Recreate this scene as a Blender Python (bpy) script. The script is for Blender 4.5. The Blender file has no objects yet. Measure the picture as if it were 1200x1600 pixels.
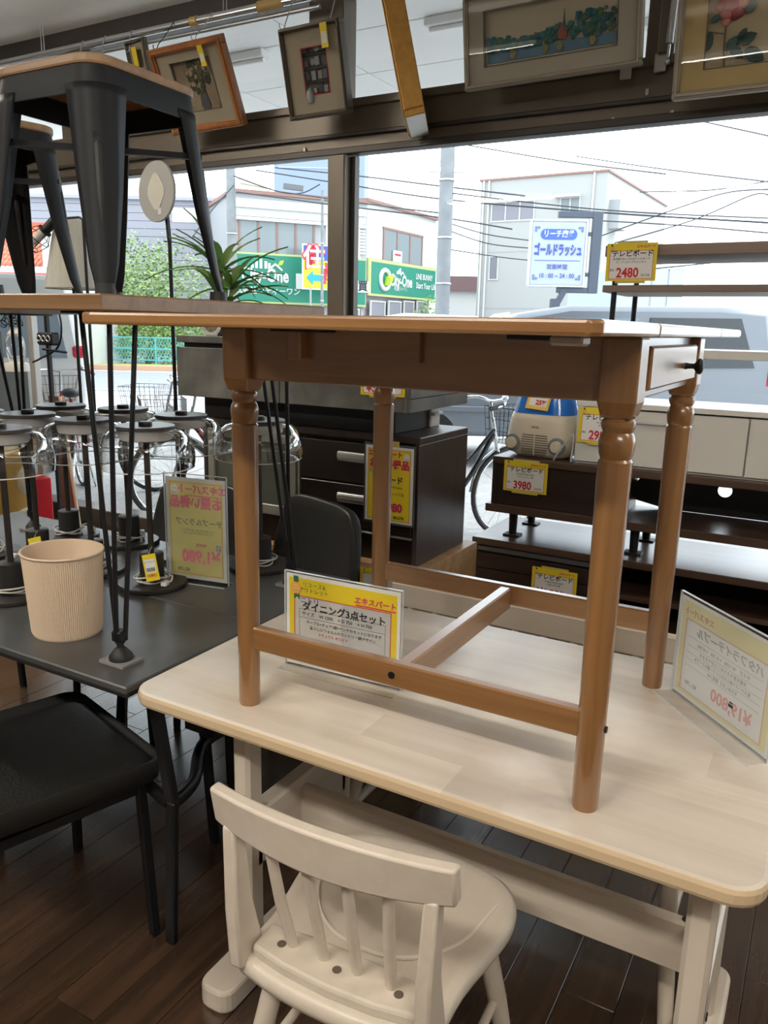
import bpy, bmesh, math, random
from mathutils import Vector, Matrix, Euler

random.seed(7)
SC = bpy.context.scene
COL = SC.collection
R = math.radians

# ------------------------------------------------------------------ camera
CAM_F, CAM_YAW, CAM_PITCH, CAM_ROLL, CAM_Z = 1236.0, 29.3, 13.1, 1.28, 1.435
def _cam_axes():
    y, p, r = R(CAM_YAW), R(CAM_PITCH), R(CAM_ROLL)
    fw = Vector((-math.sin(y)*math.cos(p), math.cos(y)*math.cos(p), -math.sin(p)))
    ri = Vector((math.cos(y), math.sin(y), 0)); up = ri.cross(fw)
    return ri*math.cos(r)+up*math.sin(r), up*math.cos(r)-ri*math.sin(r), fw
CR, CU, CF = _cam_axes()
cam = bpy.data.cameras.new('camera'); cam_o = bpy.data.objects.new('camera', cam); COL.objects.link(cam_o)
cam_o.matrix_world = Matrix((( CR.x, CU.x, -CF.x, 0), (CR.y, CU.y, -CF.y, 0), (CR.z, CU.z, -CF.z, CAM_Z), (0, 0, 0, 1)))
cam.sensor_fit = 'VERTICAL'; cam.sensor_height = 36.0; cam.lens = CAM_F/1600*36.0
cam.clip_start = 0.05; cam.clip_end = 500
SC.camera = cam_o

# ------------------------------------------------------------------ world, sun, exposure
SC.view_settings.view_transform = 'Standard'; SC.view_settings.look = 'None'
SC.view_settings.exposure = 0.0; SC.view_settings.gamma = 1.0
SC.view_settings.use_curve_mapping = False
W = bpy.data.worlds.new('sky'); SC.world = W; W.use_nodes = True
_bg = W.node_tree.nodes['Background']
_bg.inputs[0].default_value = (0.86, 0.93, 1.0, 1); _bg.inputs[1].default_value = 4.4
sun = bpy.data.lights.new('sun', 'SUN'); sun.energy = 1.7; sun.angle = R(0.6); sun.color = (1.0, 0.95, 0.86)
sun_o = bpy.data.objects.new('sun', sun); COL.objects.link(sun_o)
sun_o.rotation_euler = Vector((-0.62, -0.30, -0.78)).to_track_quat('-Z', 'Y').to_euler()

# measured picture point -> world point on a plane of known depth (used to take measurements off the photograph)
def ray(px, py):
    return CF + CR*((px-600)/CAM_F) - CU*((py-800)/CAM_F)
def atY(px, py, y):
    d = ray(px, py); return Vector((0, 0, CAM_Z)) + d*(y/d.y)
def atZ(px, py, z):
    d = ray(px, py); return Vector((0, 0, CAM_Z)) + d*((z-CAM_Z)/d.z)
# street frame: u to the right along the road, v away from the shop
YAW = R(CAM_YAW); CY, SY = math.cos(YAW), math.sin(YAW)
def uv_world(u, v, z): return Vector((u*CY - v*SY, u*SY + v*CY, z))
def atV(px, py, v):
    d = ray(px, py); dv = -d.x*SY + d.y*CY; du = d.x*CY + d.y*SY; k = v/dv
    return du*k, CAM_Z + d.z*k

# ------------------------------------------------------------------ mesh helpers
class MB:
    def __init__(self): self.v = []; self.f = []; self.M = None
    def _add(self, vs, fs):
        n = len(self.v)
        if self.M is not None: vs = [self.M @ Vector(p) for p in vs]
        self.v += [tuple(p) for p in vs]; self.f += [tuple(i+n for i in q) for q in fs]
        return self
    def box(self, c, s, ch=0.0, rot=None):
        hx, hy, hz = s[0]/2, s[1]/2, s[2]/2; c = Vector(c)
        def T(p):
            p = Vector(p)
            return (rot @ p if rot is not None else p) + c
        if ch <= 0:
            vs = [T((x*hx, y*hy, z*hz)) for x in (-1, 1) for y in (-1, 1) for z in (-1, 1)]
            fs = [(0, 1, 3, 2), (4, 6, 7, 5), (0, 4, 5, 1), (2, 3, 7, 6), (0, 2, 6, 4), (1, 5, 7, 3)]
            return self._add(vs, fs)
        ch = min(ch, hx*.49*2, hy*.49*2, hz*.49*2)
        H = (hx, hy, hz); idx = {}; vs = []
        for sx in (-1, 1):
            for sy in (-1, 1):
                for sz in (-1, 1):
                    sg = (sx, sy, sz)
                    for a in range(3):
                        idx[(sg, a)] = len(vs)
                        vs.append(T([sg[k]*(H[k] if k == a else H[k]-ch) for k in range(3)]))
        fs = []
        for a in range(3):
            b, d = (a+1) % 3, (a+2) % 3
            for s_ in (-1, 1):
                q = []
                for (sb, sd) in ((-1, -1), (1, -1), (1, 1), (-1, 1)):
                    sg = [0, 0, 0]; sg[a] = s_; sg[b] = sb; sg[d] = sd; q.append(idx[(tuple(sg), a)])
                fs.append(q)
            for sb in (-1, 1):
                for sd in (-1, 1):
                    s0 = [0, 0, 0]; s0[b] = sb; s0[d] = sd; s1 = s0[:]; s0[a] = -1; s1[a] = 1; s0, s1 = tuple(s0), tuple(s1)
                    fs.append((idx[(s0, b)], idx[(s1, b)], idx[(s1, d)], idx[(s0, d)]))
        for sx in (-1, 1):
            for sy in (-1, 1):
                for sz in (-1, 1):
                    sg = (sx, sy, sz); fs.append((idx[(sg, 0)], idx[(sg, 1)], idx[(sg, 2)]))
        return self._add(vs, fs)
    def bb(self, a, b, ch=0.0):
        return self.box([(a[i]+b[i])/2 for i in range(3)], [abs(b[i]-a[i]) for i in range(3)], ch)
    def beam(self, p0, p1, w, t, up=(0, 0, 1), ch=0.0):
        p0, p1 = Vector(p0), Vector(p1); d = p1-p0; L = d.length; x = d/L
        y = Vector(up).cross(x)
        if y.length < 1e-5: y = Vector((0, 1, 0)).cross(x)
        if y.length < 1e-5: y = Vector((1, 0, 0)).cross(x)
        y.normalize(); z = x.cross(y)
        m = Matrix((x, y, z)).transposed()
        return self.box((p0+p1)/2, (L, w, t), ch, m)
    def cyl(self, p0, p1, r0, r1=None, n=12, caps=True):
        return self.tube([p0, p1], [r0, r0 if r1 is None else r1], n, caps)
    def tube(self, pts, r, n=8, caps=True, closed=False):
        pts = [Vector(p) for p in pts]; m = len(pts)
        rs = r if isinstance(r, (list, tuple)) else [r]*m
        tang = []
        for i in range(m):
            if closed: t = pts[(i+1) % m]-pts[i-1]
            else: t = pts[min(i+1, m-1)]-pts[max(i-1, 0)]
            tang.append(t.normalized())
        a = Vector((0, 0, 1)) if abs(tang[0].z) < .9 else Vector((1, 0, 0))
        nx = tang[0].cross(a).normalized(); vs = []
        for i in range(m):
            t = tang[i]; nx = (nx - t*nx.dot(t))
            nx = nx.normalized() if nx.length > 1e-6 else t.orthogonal().normalized()
            ny = t.cross(nx)
            for k in range(n):
                an = 2*math.pi*k/n
                vs.append(pts[i] + (nx*math.cos(an)+ny*math.sin(an))*rs[i])
        fs = []
        for i in range(m if closed else m-1):
            j = (i+1) % m
            for k in range(n):
                fs.append((i*n+k, i*n+(k+1) % n, j*n+(k+1) % n, j*n+k))
        if caps and not closed:
            fs.append(tuple(range(n))[::-1]); fs.append(tuple((m-1)*n+k for k in range(n)))
        return self._add(vs, fs)
    def lathe(self, prof, n=24, c=(0, 0, 0), close=True, sx=1.0, sy=1.0):
        vs = []; fs = []; m = len(prof)
        for (r, z) in prof:
            for k in range(n):
                a = 2*math.pi*k/n; vs.append((c[0]+r*sx*math.cos(a), c[1]+r*sy*math.sin(a), c[2]+z))
        for i in range(m-1):
            for k in range(n): fs.append((i*n+k, i*n+(k+1) % n, (i+1)*n+(k+1) % n, (i+1)*n+k))
        if close:
            fs.append(tuple(range(n))[::-1]); fs.append(tuple((m-1)*n+k for k in range(n)))
        return self._add(vs, fs)
    def prism(self, poly, a, b, axis='z'):
        n = len(poly)
        def P(p, h):
            if axis == 'z': return (p[0], p[1], h)
            if axis == 'y': return (p[0], h, p[1])
            return (h, p[0], p[1])
        vs = [P(p, a) for p in poly]+[P(p, b) for p in poly]
        fs = [tuple(range(n))[::-1], tuple(range(n, 2*n))]+[(i, (i+1) % n, n+(i+1) % n, n+i) for i in range(n)]
        return self._add(vs, fs)
    def sphere(self, c, r, nu=16, nv=10):
        rx, ry, rz = r if isinstance(r, (list, tuple)) else (r, r, r)
        vs = [(c[0], c[1], c[2]-rz)]; fs = []
        for j in range(1, nv):
            t = -math.pi/2+math.pi*j/nv
            for i in range(nu):
                a = 2*math.pi*i/nu; vs.append((c[0]+rx*math.cos(t)*math.cos(a), c[1]+ry*math.cos(t)*math.sin(a), c[2]+rz*math.sin(t)))
        vs.append((c[0], c[1], c[2]+rz)); last = len(vs)-1
        for i in range(nu):
            fs.append((0, 1+(i+1) % nu, 1+i)); fs.append((last, last-nu+i, last-nu+(i+1) % nu))
        for j in range(nv-2):
            for i in range(nu): fs.append((1+j*nu+i, 1+j*nu+(i+1) % nu, 1+(j+1)*nu+(i+1) % nu, 1+(j+1)*nu+i))
        return self._add(vs, fs)
    def ring(self, c, Rr, r, axis=(0, 0, 1), n=32, m=8):
        q = Vector((0, 0, 1)).rotation_difference(Vector(axis).normalized()); c = Vector(c)
        return self.tube([c+q @ Vector((Rr*math.cos(2*math.pi*i/n), Rr*math.sin(2*math.pi*i/n), 0)) for i in range(n)], r, m, closed=True)
    def grid(self, fn, nu, nv, thick=None):
        vs = [fn(i/nu, j/nv) for j in range(nv+1) for i in range(nu+1)]
        fs = [(j*(nu+1)+i, j*(nu+1)+i+1, (j+1)*(nu+1)+i+1, (j+1)*(nu+1)+i) for j in range(nv) for i in range(nu)]
        return self._add(vs, fs)
    def quad(self, a, b, c, d): return self._add([a, b, c, d], [(0, 1, 2, 3)])
    def sheet(self, x0, x1, z0, z1, y=0.0): return self.quad((x0, y, z0), (x1, y, z0), (x1, y, z1), (x0, y, z1))
    def mesh(self, name, mat, smooth=None, recalc=True):
        me = bpy.data.meshes.new(name); me.from_pydata(self.v, [], self.f)
        if recalc:
            bm = bmesh.new(); bm.from_mesh(me); bmesh.ops.recalc_face_normals(bm, faces=bm.faces); bm.to_mesh(me); bm.free()
        if smooth is not None:
            me.polygons.foreach_set('use_smooth', [True]*len(me.polygons))
            if smooth < 179: me.set_sharp_from_angle(angle=R(smooth))
        me.materials.append(mat); me.update(); return me
    def build(self, name, mat, parent=None, smooth=None, loc=None, rot=None, bevel=None, solid=None, sub=None, recalc=True):
        o = bpy.data.objects.new(name, self.mesh(name, mat, smooth, recalc)); COL.objects.link(o); o.parent = parent
        if loc is not None: o.location = loc
        if rot is not None: o.rotation_euler = rot
        if solid:
            m = o.modifiers.new('s', 'SOLIDIFY'); m.thickness = solid; m.offset = 0
        if bevel:
            m = o.modifiers.new('b', 'BEVEL'); m.width = bevel; m.segments = 2; m.limit_method = 'ANGLE'; m.angle_limit = R(40)
        if sub:
            m = o.modifiers.new('u', 'SUBSURF'); m.levels = sub; m.render_levels = sub
        return o

def tag(o, label, cat, group=None, kind=None):
    o['label'] = label; o['category'] = cat
    if group: o['group'] = group
    if kind: o['kind'] = kind
    return o
def thing(name, label, cat, loc=(0, 0, 0), rotz=0, group=None):
    o = bpy.data.objects.new(name, None); COL.objects.link(o); o.empty_display_size = .1
    o.location = loc; o.rotation_euler = (0, 0, rotz)
    return tag(o, label, cat, group)
def struct(o, label=None):
    o['kind'] = 'structure'
    if label: o['label'] = label
    return o
def dup(root, loc, rotz=None, label=None, group=None, parent=None):
    r = root.copy(); COL.objects.link(r); r.location = loc
    if rotz is not None: r.rotation_euler = (0, 0, rotz)
    if label: r['label'] = label
    if group: r['group'] = group
    for ch in list(root.children):
        c = ch.copy(); COL.objects.link(c); c.parent = r
        for g in list(ch.children):
            d = g.copy(); COL.objects.link(d); d.parent = c
    return r
def inst(o, loc, parent=None, rot=None, scale=None):
    c = o.copy(); COL.objects.link(c); c.location = loc
    if parent is not None: c.parent = parent
    if rot is not None: c.rotation_euler = rot
    if scale is not None: c.scale = scale
    return c
def roundrect(w, h, r, n=5, cx=0, cy=0):
    out = []
    for (sx, sy, a0) in ((1, 1, 0), (-1, 1, 90), (-1, -1, 180), (1, -1, 270)):
        for i in range(n+1):
            a = R(a0+90*i/n); out.append((cx+sx*(w/2-r)+r*math.cos(a), cy+sy*(h/2-r)+r*math.sin(a)))
    return out
def catmull(pts, k=6):
    pts = [Vector(p) for p in pts]; out = []
    for i in range(len(pts)-1):
        p0 = pts[max(i-1, 0)]; p1 = pts[i]; p2 = pts[i+1]; p3 = pts[min(i+2, len(pts)-1)]
        for j in range(k):
            t = j/k; t2 = t*t; t3 = t2*t
            out.append(.5*((2*p1)+(p2-p0)*t+(2*p0-5*p1+4*p2-p3)*t2+(3*p1-p0-3*p2+p3)*t3))
    out.append(pts[-1]); return out

_tc = {}
def text(s, size, mat, parent, loc, rot=(R(90), 0, 0), name='lettering', align='CENTER', bold=0.0, sx=1.0, fitw=None, shear=0.0, depth=0.0, space=1.0, res=2):
    """flat print: lettering laid on the face of a sign"""
    c = bpy.data.curves.new(name, 'FONT'); c.body = s; c.size = size; c.align_x = align; c.align_y = 'CENTER'
    c.offset = bold*size; c.shear = shear; c.extrude = depth; c.resolution_u = res; c.space_character = space; c.fill_mode = 'BOTH' if depth else 'FRONT'
    tmp = bpy.data.objects.new('tmp', c); COL.objects.link(tmp)
    dg = bpy.context.evaluated_depsgraph_get(); me = bpy.data.meshes.new_from_object(tmp.evaluated_get(dg))
    bpy.data.objects.remove(tmp); bpy.data.curves.remove(c)
    me.materials.clear(); me.materials.append(mat); me.name = name
    if fitw:
        xs = [v.co.x for v in me.vertices]; sx = fitw/max(1e-4, max(xs)-min(xs))
    o = bpy.data.objects.new(name, me); COL.objects.link(o); o.parent = parent; o.location = loc; o.rotation_euler = rot; o.scale = (sx, 1, 1)
    return o

# ------------------------------------------------------------------ materials (all procedural)
MATS = {}
def _new(name):
    m = bpy.data.materials.new(name); m.use_nodes = True; nt = m.node_tree
    return m, nt, nt.nodes['Principled BSDF']
def mat(name, col, rough=.5, metal=0.0, coat=0.0, spec=.5, noise=0.0, nscale=8.0, bump=0.0, bscale=60.0, trans=0.0, alpha=1.0, sheen=0.0):
    if name in MATS: return MATS[name]
    m, nt, p = _new(name); MATS[name] = m
    p.inputs['Base Color'].default_value = (*col, 1); p.inputs['Roughness'].default_value = rough; p.inputs['Metallic'].default_value = metal
    p.inputs['Coat Weight'].default_value = coat; p.inputs['Coat Roughness'].default_value = .15; p.inputs['Specular IOR Level'].default_value = spec
    if trans: p.inputs['Transmission Weight'].default_value = trans
    if alpha < 1: p.inputs['Alpha'].default_value = alpha
    tc = None
    if noise or bump:
        tc = nt.nodes.new('ShaderNodeTexCoord')
    if noise:
        n = nt.nodes.new('ShaderNodeTexNoise'); n.inputs['Scale'].default_value = nscale; n.inputs['Detail'].default_value = 5
        nt.links.new(tc.outputs['Object'], n.inputs['Vector'])
        r = nt.nodes.new('ShaderNodeValToRGB'); r.color_ramp.elements[0].position = .3; r.color_ramp.elements[1].position = .7
        r.color_ramp.elements[0].color = (*[c*(1-noise) for c in col], 1); r.color_ramp.elements[1].color = (*[min(1, c*(1+noise)) for c in col], 1)
        nt.links.new(n.outputs['Fac'], r.inputs['Fac']); nt.links.new(r.outputs['Color'], p.inputs['Base Color'])
    if bump:
        n2 = nt.nodes.new('ShaderNodeTexNoise'); n2.inputs['Scale'].default_value = bscale; n2.inputs['Detail'].default_value = 4
        nt.links.new(tc.outputs['Object'], n2.inputs['Vector'])
        b = nt.nodes.new('ShaderNodeBump'); b.inputs['Strength'].default_value = bump; b.inputs['Distance'].default_value = .01
        nt.links.new(n2.outputs['Fac'], b.inputs['Height']); nt.links.new(b.outputs['Normal'], p.inputs['Normal'])
    return m
def wood(name, c0, c1, axis='x', rough=.4, coat=0.0, scale=1.0, stave=None, c2=None, rand=0.0, bump=.12, wear=None, edge=None):
    """long-grained wood along an object axis; stave=(width, strength) adds glued staves of differing tone"""
    if name in MATS: return MATS[name]
    m, nt, p = _new(name); MATS[name] = m; N = nt.nodes.new; L = nt.links.new
    tc = N('ShaderNodeTexCoord'); mp = N('ShaderNodeMapping'); L(tc.outputs['Object'], mp.inputs['Vector'])
    k = {'x': 0, 'y': 1, 'z': 2}[axis]; sc = [22*scale]*3; sc[k] = 1.1*scale; mp.inputs['Scale'].default_value = sc
    vec = mp.outputs['Vector']
    if rand:
        oi = N('ShaderNodeObjectInfo'); ad = N('ShaderNodeVectorMath'); ad.operation = 'MULTIPLY_ADD'
        ad.inputs[1].default_value = (1, 1, 1); L(vec, ad.inputs[0])
        cm = N('ShaderNodeCombineXYZ'); ml = N('ShaderNodeMath'); ml.operation = 'MULTIPLY'; ml.inputs[1].default_value = 57.0
        L(oi.outputs['Random'], ml.inputs[0])
        for q in range(3): L(ml.outputs[0], cm.inputs[q])
        L(cm.outputs[0], ad.inputs[2]); vec = ad.outputs[0]
    n1 = N('ShaderNodeTexNoise'); n1.inputs['Scale'].default_value = 1.0; n1.inputs['Detail'].default_value = 6; n1.inputs['Roughness'].default_value = .62; n1.inputs['Distortion'].default_value = .6
    L(vec, n1.inputs['Vector'])
    rp = N('ShaderNodeValToRGB'); rp.color_ramp.elements[0].position = .32; rp.color_ramp.elements[1].position = .68
    rp.color_ramp.elements[0].color = (*c0, 1); rp.color_ramp.elements[1].color = (*c1, 1); L(n1.outputs['Fac'], rp.inputs['Fac'])
    col = rp.outputs['Color']
    if stave:
        w, s = stave; ax2 = 1 if k == 0 else 0
        sep = N('ShaderNodeSeparateXYZ'); L(tc.outputs['Object'], sep.inputs[0])
        def mth(op, a, b=None):
            q = N('ShaderNodeMath'); q.operation = op
            L(a, q.inputs[0])
            if b is not None: q.inputs[1].default_value = b
            return q.outputs[0]
        row = mth('FLOOR', mth('DIVIDE', sep.outputs[ax2], w))
        wn = N('ShaderNodeTexWhiteNoise'); wn.noise_dimensions = '1D'; L(row, wn.inputs['W'])
        off = mth('MULTIPLY', wn.outputs['Value'], 3.0)
        q = N('ShaderNodeMath'); q.operation = 'ADD'; L(mth('DIVIDE', sep.outputs[k], .95), q.inputs[0]); L(off, q.inputs[1])
        colr = mth('FLOOR', q.outputs[0])
        cx = N('ShaderNodeCombineXYZ'); L(row, cx.inputs[0]); L(colr, cx.inputs[1])
        wn2 = N('ShaderNodeTexWhiteNoise'); wn2.noise_dimensions = '3D'; L(cx.outputs[0], wn2.inputs['Vector'])
        mx = N('ShaderNodeMix'); mx.data_type = 'RGBA'; mx.blend_type = 'MIX'
        fac = mth('MULTIPLY', wn2.outputs['Value'], s); L(fac, mx.inputs['Factor']); L(col, mx.inputs['A']); mx.inputs['B'].default_value = (*(c2 or c0), 1)
        col = mx.outputs['Result']
    if rand:
        hv = N('ShaderNodeHueSaturation'); mr = N('ShaderNodeMapRange'); L(oi.outputs['Random'], mr.inputs['Value'])
        mr.inputs['To Min'].default_value = 1-rand; mr.inputs['To Max'].default_value = 1+rand
        L(mr.outputs[0], hv.inputs['Value']); L(col, hv.inputs['Color']); col = hv.outputs['Color']
    if wear:
        nw = N('ShaderNodeTexNoise'); nw.inputs['Scale'].default_value = 3.5; nw.inputs['Detail'].default_value = 7; L(tc.outputs['Object'], nw.inputs['Vector'])
        rw = N('ShaderNodeValToRGB'); rw.color_ramp.elements[0].position = .52; rw.color_ramp.elements[1].position = .72; L(nw.outputs['Fac'], rw.inputs['Fac'])
        mx2 = N('ShaderNodeMix'); mx2.data_type = 'RGBA'; L(rw.outputs['Color'], mx2.inputs['Factor']); L(col, mx2.inputs['A']); mx2.inputs['B'].default_value = (*wear, 1); col = mx2.outputs['Result']
    if edge:   # the raw wood of the rounded edge
        gm = N('ShaderNodeNewGeometry'); sp = N('ShaderNodeSeparateXYZ'); L(gm.outputs['True Normal'], sp.inputs[0]); lt_ = N('ShaderNodeMath'); lt_.operation = 'LESS_THAN'; lt_.inputs[1].default_value = .6; L(sp.outputs[2], lt_.inputs[0])
        mx3 = N('ShaderNodeMix'); mx3.data_type = 'RGBA'; fq = N('ShaderNodeMath'); fq.operation = 'MULTIPLY'; L(lt_.outputs[0], fq.inputs[0]); fq.inputs[1].default_value = .85; L(fq.outputs[0], mx3.inputs['Factor']); L(col, mx3.inputs['A']); mx3.inputs['B'].default_value = (*edge, 1); col = mx3.outputs['Result']
    L(col, p.inputs['Base Color']); p.inputs['Roughness'].default_value = rough; p.inputs['Coat Weight'].default_value = coat; p.inputs['Coat Roughness'].default_value = .2
    if bump:
        b = N('ShaderNodeBump'); b.inputs['Strength'].default_value = bump; b.inputs['Distance'].default_value = .004
        L(n1.outputs['Fac'], b.inputs['Height']); L(b.outputs['Normal'], p.inputs['Normal'])
    return m
def thin_glass(name, tint=(1, 1, 1), refl=1.0, rough=0.0, power=5.0):
    """clear sheet: light passes straight through, Fresnel reflection on the face"""
    if name in MATS: return MATS[name]
    m = bpy.data.materials.new(name); m.use_nodes = True; nt = m.node_tree; MATS[name] = m
    nt.nodes.remove(nt.nodes['Principled BSDF']); out = nt.nodes['Material Output']
    t = nt.nodes.new('ShaderNodeBsdfTransparent'); t.inputs[0].default_value = (*tint, 1)
    g = nt.nodes.new('ShaderNodeBsdfGlossy'); g.inputs['Roughness'].default_value = rough
    lw = nt.nodes.new('ShaderNodeLayerWeight'); pw_ = nt.nodes.new('ShaderNodeMath'); pw_.operation = 'POWER'; pw_.inputs[1].default_value = power; nt.links.new(lw.outputs['Facing'], pw_.inputs[0])
    fr = nt.nodes.new('ShaderNodeMath'); fr.operation = 'MULTIPLY_ADD'; fr.inputs[1].default_value = .96; fr.inputs[2].default_value = .04; nt.links.new(pw_.outputs[0], fr.inputs[0])
    ml = nt.nodes.new('ShaderNodeMath'); ml.operation = 'MULTIPLY'; ml.inputs[1].default_value = refl; ml.use_clamp = True
    mx = nt.nodes.new('ShaderNodeMixShader')
    nt.links.new(fr.outputs[0], ml.inputs[0]); nt.links.new(ml.outputs[0], mx.inputs[0]); nt.links.new(t.outputs[0], mx.inputs[1]); nt.links.new(g.outputs[0], mx.inputs[2])
    nt.links.new(mx.outputs[0], out.inputs[0]); return m
def paper(name, col, transl=.35):
    if name in MATS: return MATS[name]
    m, nt, p = _new(name); MATS[name] = m; out = nt.nodes['Material Output']
    p.inputs['Base Color'].default_value = (*col, 1); p.inputs['Roughness'].default_value = .8; p.inputs['Specular IOR Level'].default_value = .2
    t = nt.nodes.new('ShaderNodeBsdfTranslucent'); t.inputs[0].default_value = (*col, 1)
    mx = nt.nodes.new('ShaderNodeMixShader'); mx.inputs[0].default_value = transl
    nt.links.new(p.outputs[0], mx.inputs[1]); nt.links.new(t.outputs[0], mx.inputs[2]); nt.links.new(mx.outputs[0], out.inputs[0]); return m

def pine(ax): return wood('pine_'+ax, (.225, .104, .034), (.355, .180, .064), ax, rough=.28, coat=.9, rand=.06)
WW = lambda ax: wood('whitewash_'+ax, (.58, .505, .41), (.66, .585, .485), ax, rough=.38, coat=.15, rand=.0)
TOPW = wood('whitewash_top', (.68, .585, .47), (.80, .725, .62), 'x', rough=.36, coat=.2, stave=(.094, .62), c2=(.47, .405, .345), wear=(.80, .765, .70), edge=(.62, .46, .27))
CREAM = wood('cream_chair_wood', (.56, .49, .40), (.62, .55, .455), 'y', rough=.42, coat=.1, bump=.05)
BLK = mat('black_steel', (.007, .007, .008), .45, spec=.35)
BLKP = mat('black_plastic', (.015, .015, .016), .55)
CHROME = mat('chrome', (.75, .76, .78), .18, 1.0)
ALU = mat('brushed_aluminium', (.55, .56, .57), .35, .9)
WHITEP = mat('white_plastic', (.78, .77, .74), .4)
YEL = mat('yellow_print', (.80, .62, .02), .55)
REDP = mat('red_print', (.55, .015, .02), .6)
INK = mat('black_ink', (.015, .015, .018), .7)
BLUEI = mat('blue_ink', (.03, .08, .36), .7)
GREENI = mat('green_ink', (.03, .14, .06), .7)
ORANGEI = mat('orange_print', (.80, .40, .08), .6)
WPAP = mat('white_card', (.80, .79, .76), .6)
ACR = thin_glass('clear_acrylic', (.992, .995, .995), .8)
# ------------------------------------------------------------------ the room
WY = 3.90            # inner face of the window wall
CEIL = 3.25
XL, XR, YB = -8.0, 2.6, -4.0
FLOORM = wood('floor_boards', (.036, .020, .012), (.080, .044, .025), 'y', rough=.22, coat=.8, rand=.16, bump=.25)
FBASE = wood('floor_base', (.045, .022, .011), (.095, .048, .022), 'y', rough=.3, coat=.2)
fl = struct(MB().bb((XL, YB, -.06), (XR, WY, -.006)).build('floor', FBASE), 'dark brown varnished plank floor of the shop')
# single floor boards, laid towards the window
pw = .118
proto = {}
for i in range(28):
    x = -2.72 + i*pw; y = .35 + (0.37*((i*7) % 5))/5*1.9
    ys = [.35]
    while y < WY-.3: 
        ys.append(y); y += 1.15+.35*((i*3) % 4)/3
    ys.append(WY)
    for a, b in zip(ys[:-1], ys[1:]):
        key = round(b-a, 3)
        if key < .05: continue
        if key not in proto:
            o = MB().box((0, 0, 0), (pw-.002, key-.002, .012), .0005).build('plank', FLOORM, fl); o.location = (x+pw/2, (a+b)/2, -.006); proto[key] = o
        else: inst(proto[key], (x+pw/2, (a+b)/2, -.006), fl)

CEILM = mat('ceiling_board', (.82, .81, .76), .9, noise=.04, nscale=3)
struct(MB().bb((XL, YB, CEIL), (XR, WY+.1, CEIL+.06)).build('ceiling', CEILM), 'grey white shop ceiling')
WALLM = mat('inner_wall', (.30, .28, .25), .9)
struct(MB().bb((XL-.1, YB, 0), (XL, WY, CEIL)).build('wall_left', WALLM), 'off white side wall')
struct(MB().bb((XR, YB, 0), (XR+.1, WY, CEIL)).build('wall_right', WALLM), 'off white side wall')
struct(MB().bb((XL, YB-.1, 0), (XR, YB, CEIL)).build('wall_back', WALLM), 'off white back wall')

# window wall in bronze sections: header beam, posts, top and bottom rails
BRONZE = mat('bronze_frame', (.13, .105, .078), .42, .3, noise=.06, nscale=2)
BRONZ2 = mat('bronze_dark', (.045, .037, .030), .45, .3)
LALU = mat('pale_aluminium', (.42, .41, .38), .4, .5)
hb = MB(); hb.bb((XL, WY, 2.36), (XR, WY+.14, 2.60), .006)
wh = struct(hb.build('wall_window', BRONZE), 'bronze window framing of the shop front')
MB().bb((XL, WY-.035, 2.34), (XR, WY+.02, 2.375), .004).build('lower_lip', BRONZ2, wh)
MB().bb((XL, WY-.025, 2.43), (XR, WY+.01, 2.45), .004).build('upper_lip', BRONZ2, wh)
MB().bb((XL, WY-.02, 2.575), (XR, WY+.02, 2.615), .004).build('transom_sill', BRONZE, wh)
MB().bb((XL, WY-.02, 3.13), (XR, WY+.12, CEIL), .006).build('top_rail', BRONZ2, wh)
MB().bb((XL, WY-.03, -.02), (XR, WY+.14, .10), .006).build('bottom_rail', BRONZE, wh)
posts = [-6.3, -2.52, .30]
for x in posts:
    MB().bb((x-.055, WY-.03, .10), (x+.055, WY+.13, 2.36), .006).build('post', BRONZE, wh)
    MB().bb((x+.058, WY+.03, .10), (x+.085, WY+.08, 2.34), .003).build('glazing_bead', BRONZ2, wh)
for x, w in ((-4.62, .17), (-2.60, .22), (-.86, .12)):
    MB().bb((x-w/2, WY-.015, 2.61), (x+w/2, WY+.12, 3.13), .006).build('transom_post', BRONZE, wh)
MB().bb((-.86, WY-.06, 2.61), (-.81, WY-.02, 3.13), .006).build('transom_post', BRONZE, wh)
# little metal clips and brackets on the header
for px, py in ((471, 233), (955, 186), (1048, 175), (1009, 141)):
    p = atY(px, py, WY-.04); MB().box((p.x, WY-.008, p.z), (.016, .012, .028), .002).build('clip', LALU, wh)
for px, py in ((978, 110), (1032, 98)):
    p = atY(px, py, WY-.03); MB().box((p.x, WY-.03, p.z), (.05, .012, .075), .003).build('bracket_plate', LALU, wh)
GLASS = thin_glass('window_glass', (.97, .985, .98), .35)
edges = [XL]+posts+[XR]
for k in range(len(edges)-1):
    a, b = edges[k], edges[k+1]
    g = struct(MB().bb((a+.05, WY+.05, .08), (b-.05, WY+.056, 2.37)).build('window_%d' % (k+1), GLASS), 'large clear shop window pane')
te = [XL, -4.62, -2.60, -.86, XR]
TGL = thin_glass('transom_glass', (.93, .94, .93), .8)
for k in range(4):
    struct(MB().bb((te[k]+.05, WY+.05, 2.59), (te[k+1]-.05, WY+.056, 3.15)).build('window_%d' % (k+5), TGL), 'transom pane above the header beam')
# struts that hold the transom lights open
for px0, py0, px1, py1 in ((1058, -30, 1046, 68),):
    a, b = atY(px0, py0, WY-.06), atY(px1, py1, WY-.06); t = thing('window_strut', 'grey hydraulic strut at the transom post beside the rose picture', 'strut', (b.x, WY-.06, b.z))
    d = a-b; MB().cyl((0, 0, 0), d, .016, n=12).build('cylinder', ALU, t, 40); MB().cyl(-d*.25, (0, 0, 0), .007, n=8).build('rod', CHROME, t, 40)
    MB().sphere(tuple(-d*.3), .012, 10, 6).build('joint', CHROME, t, 60)

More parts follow.
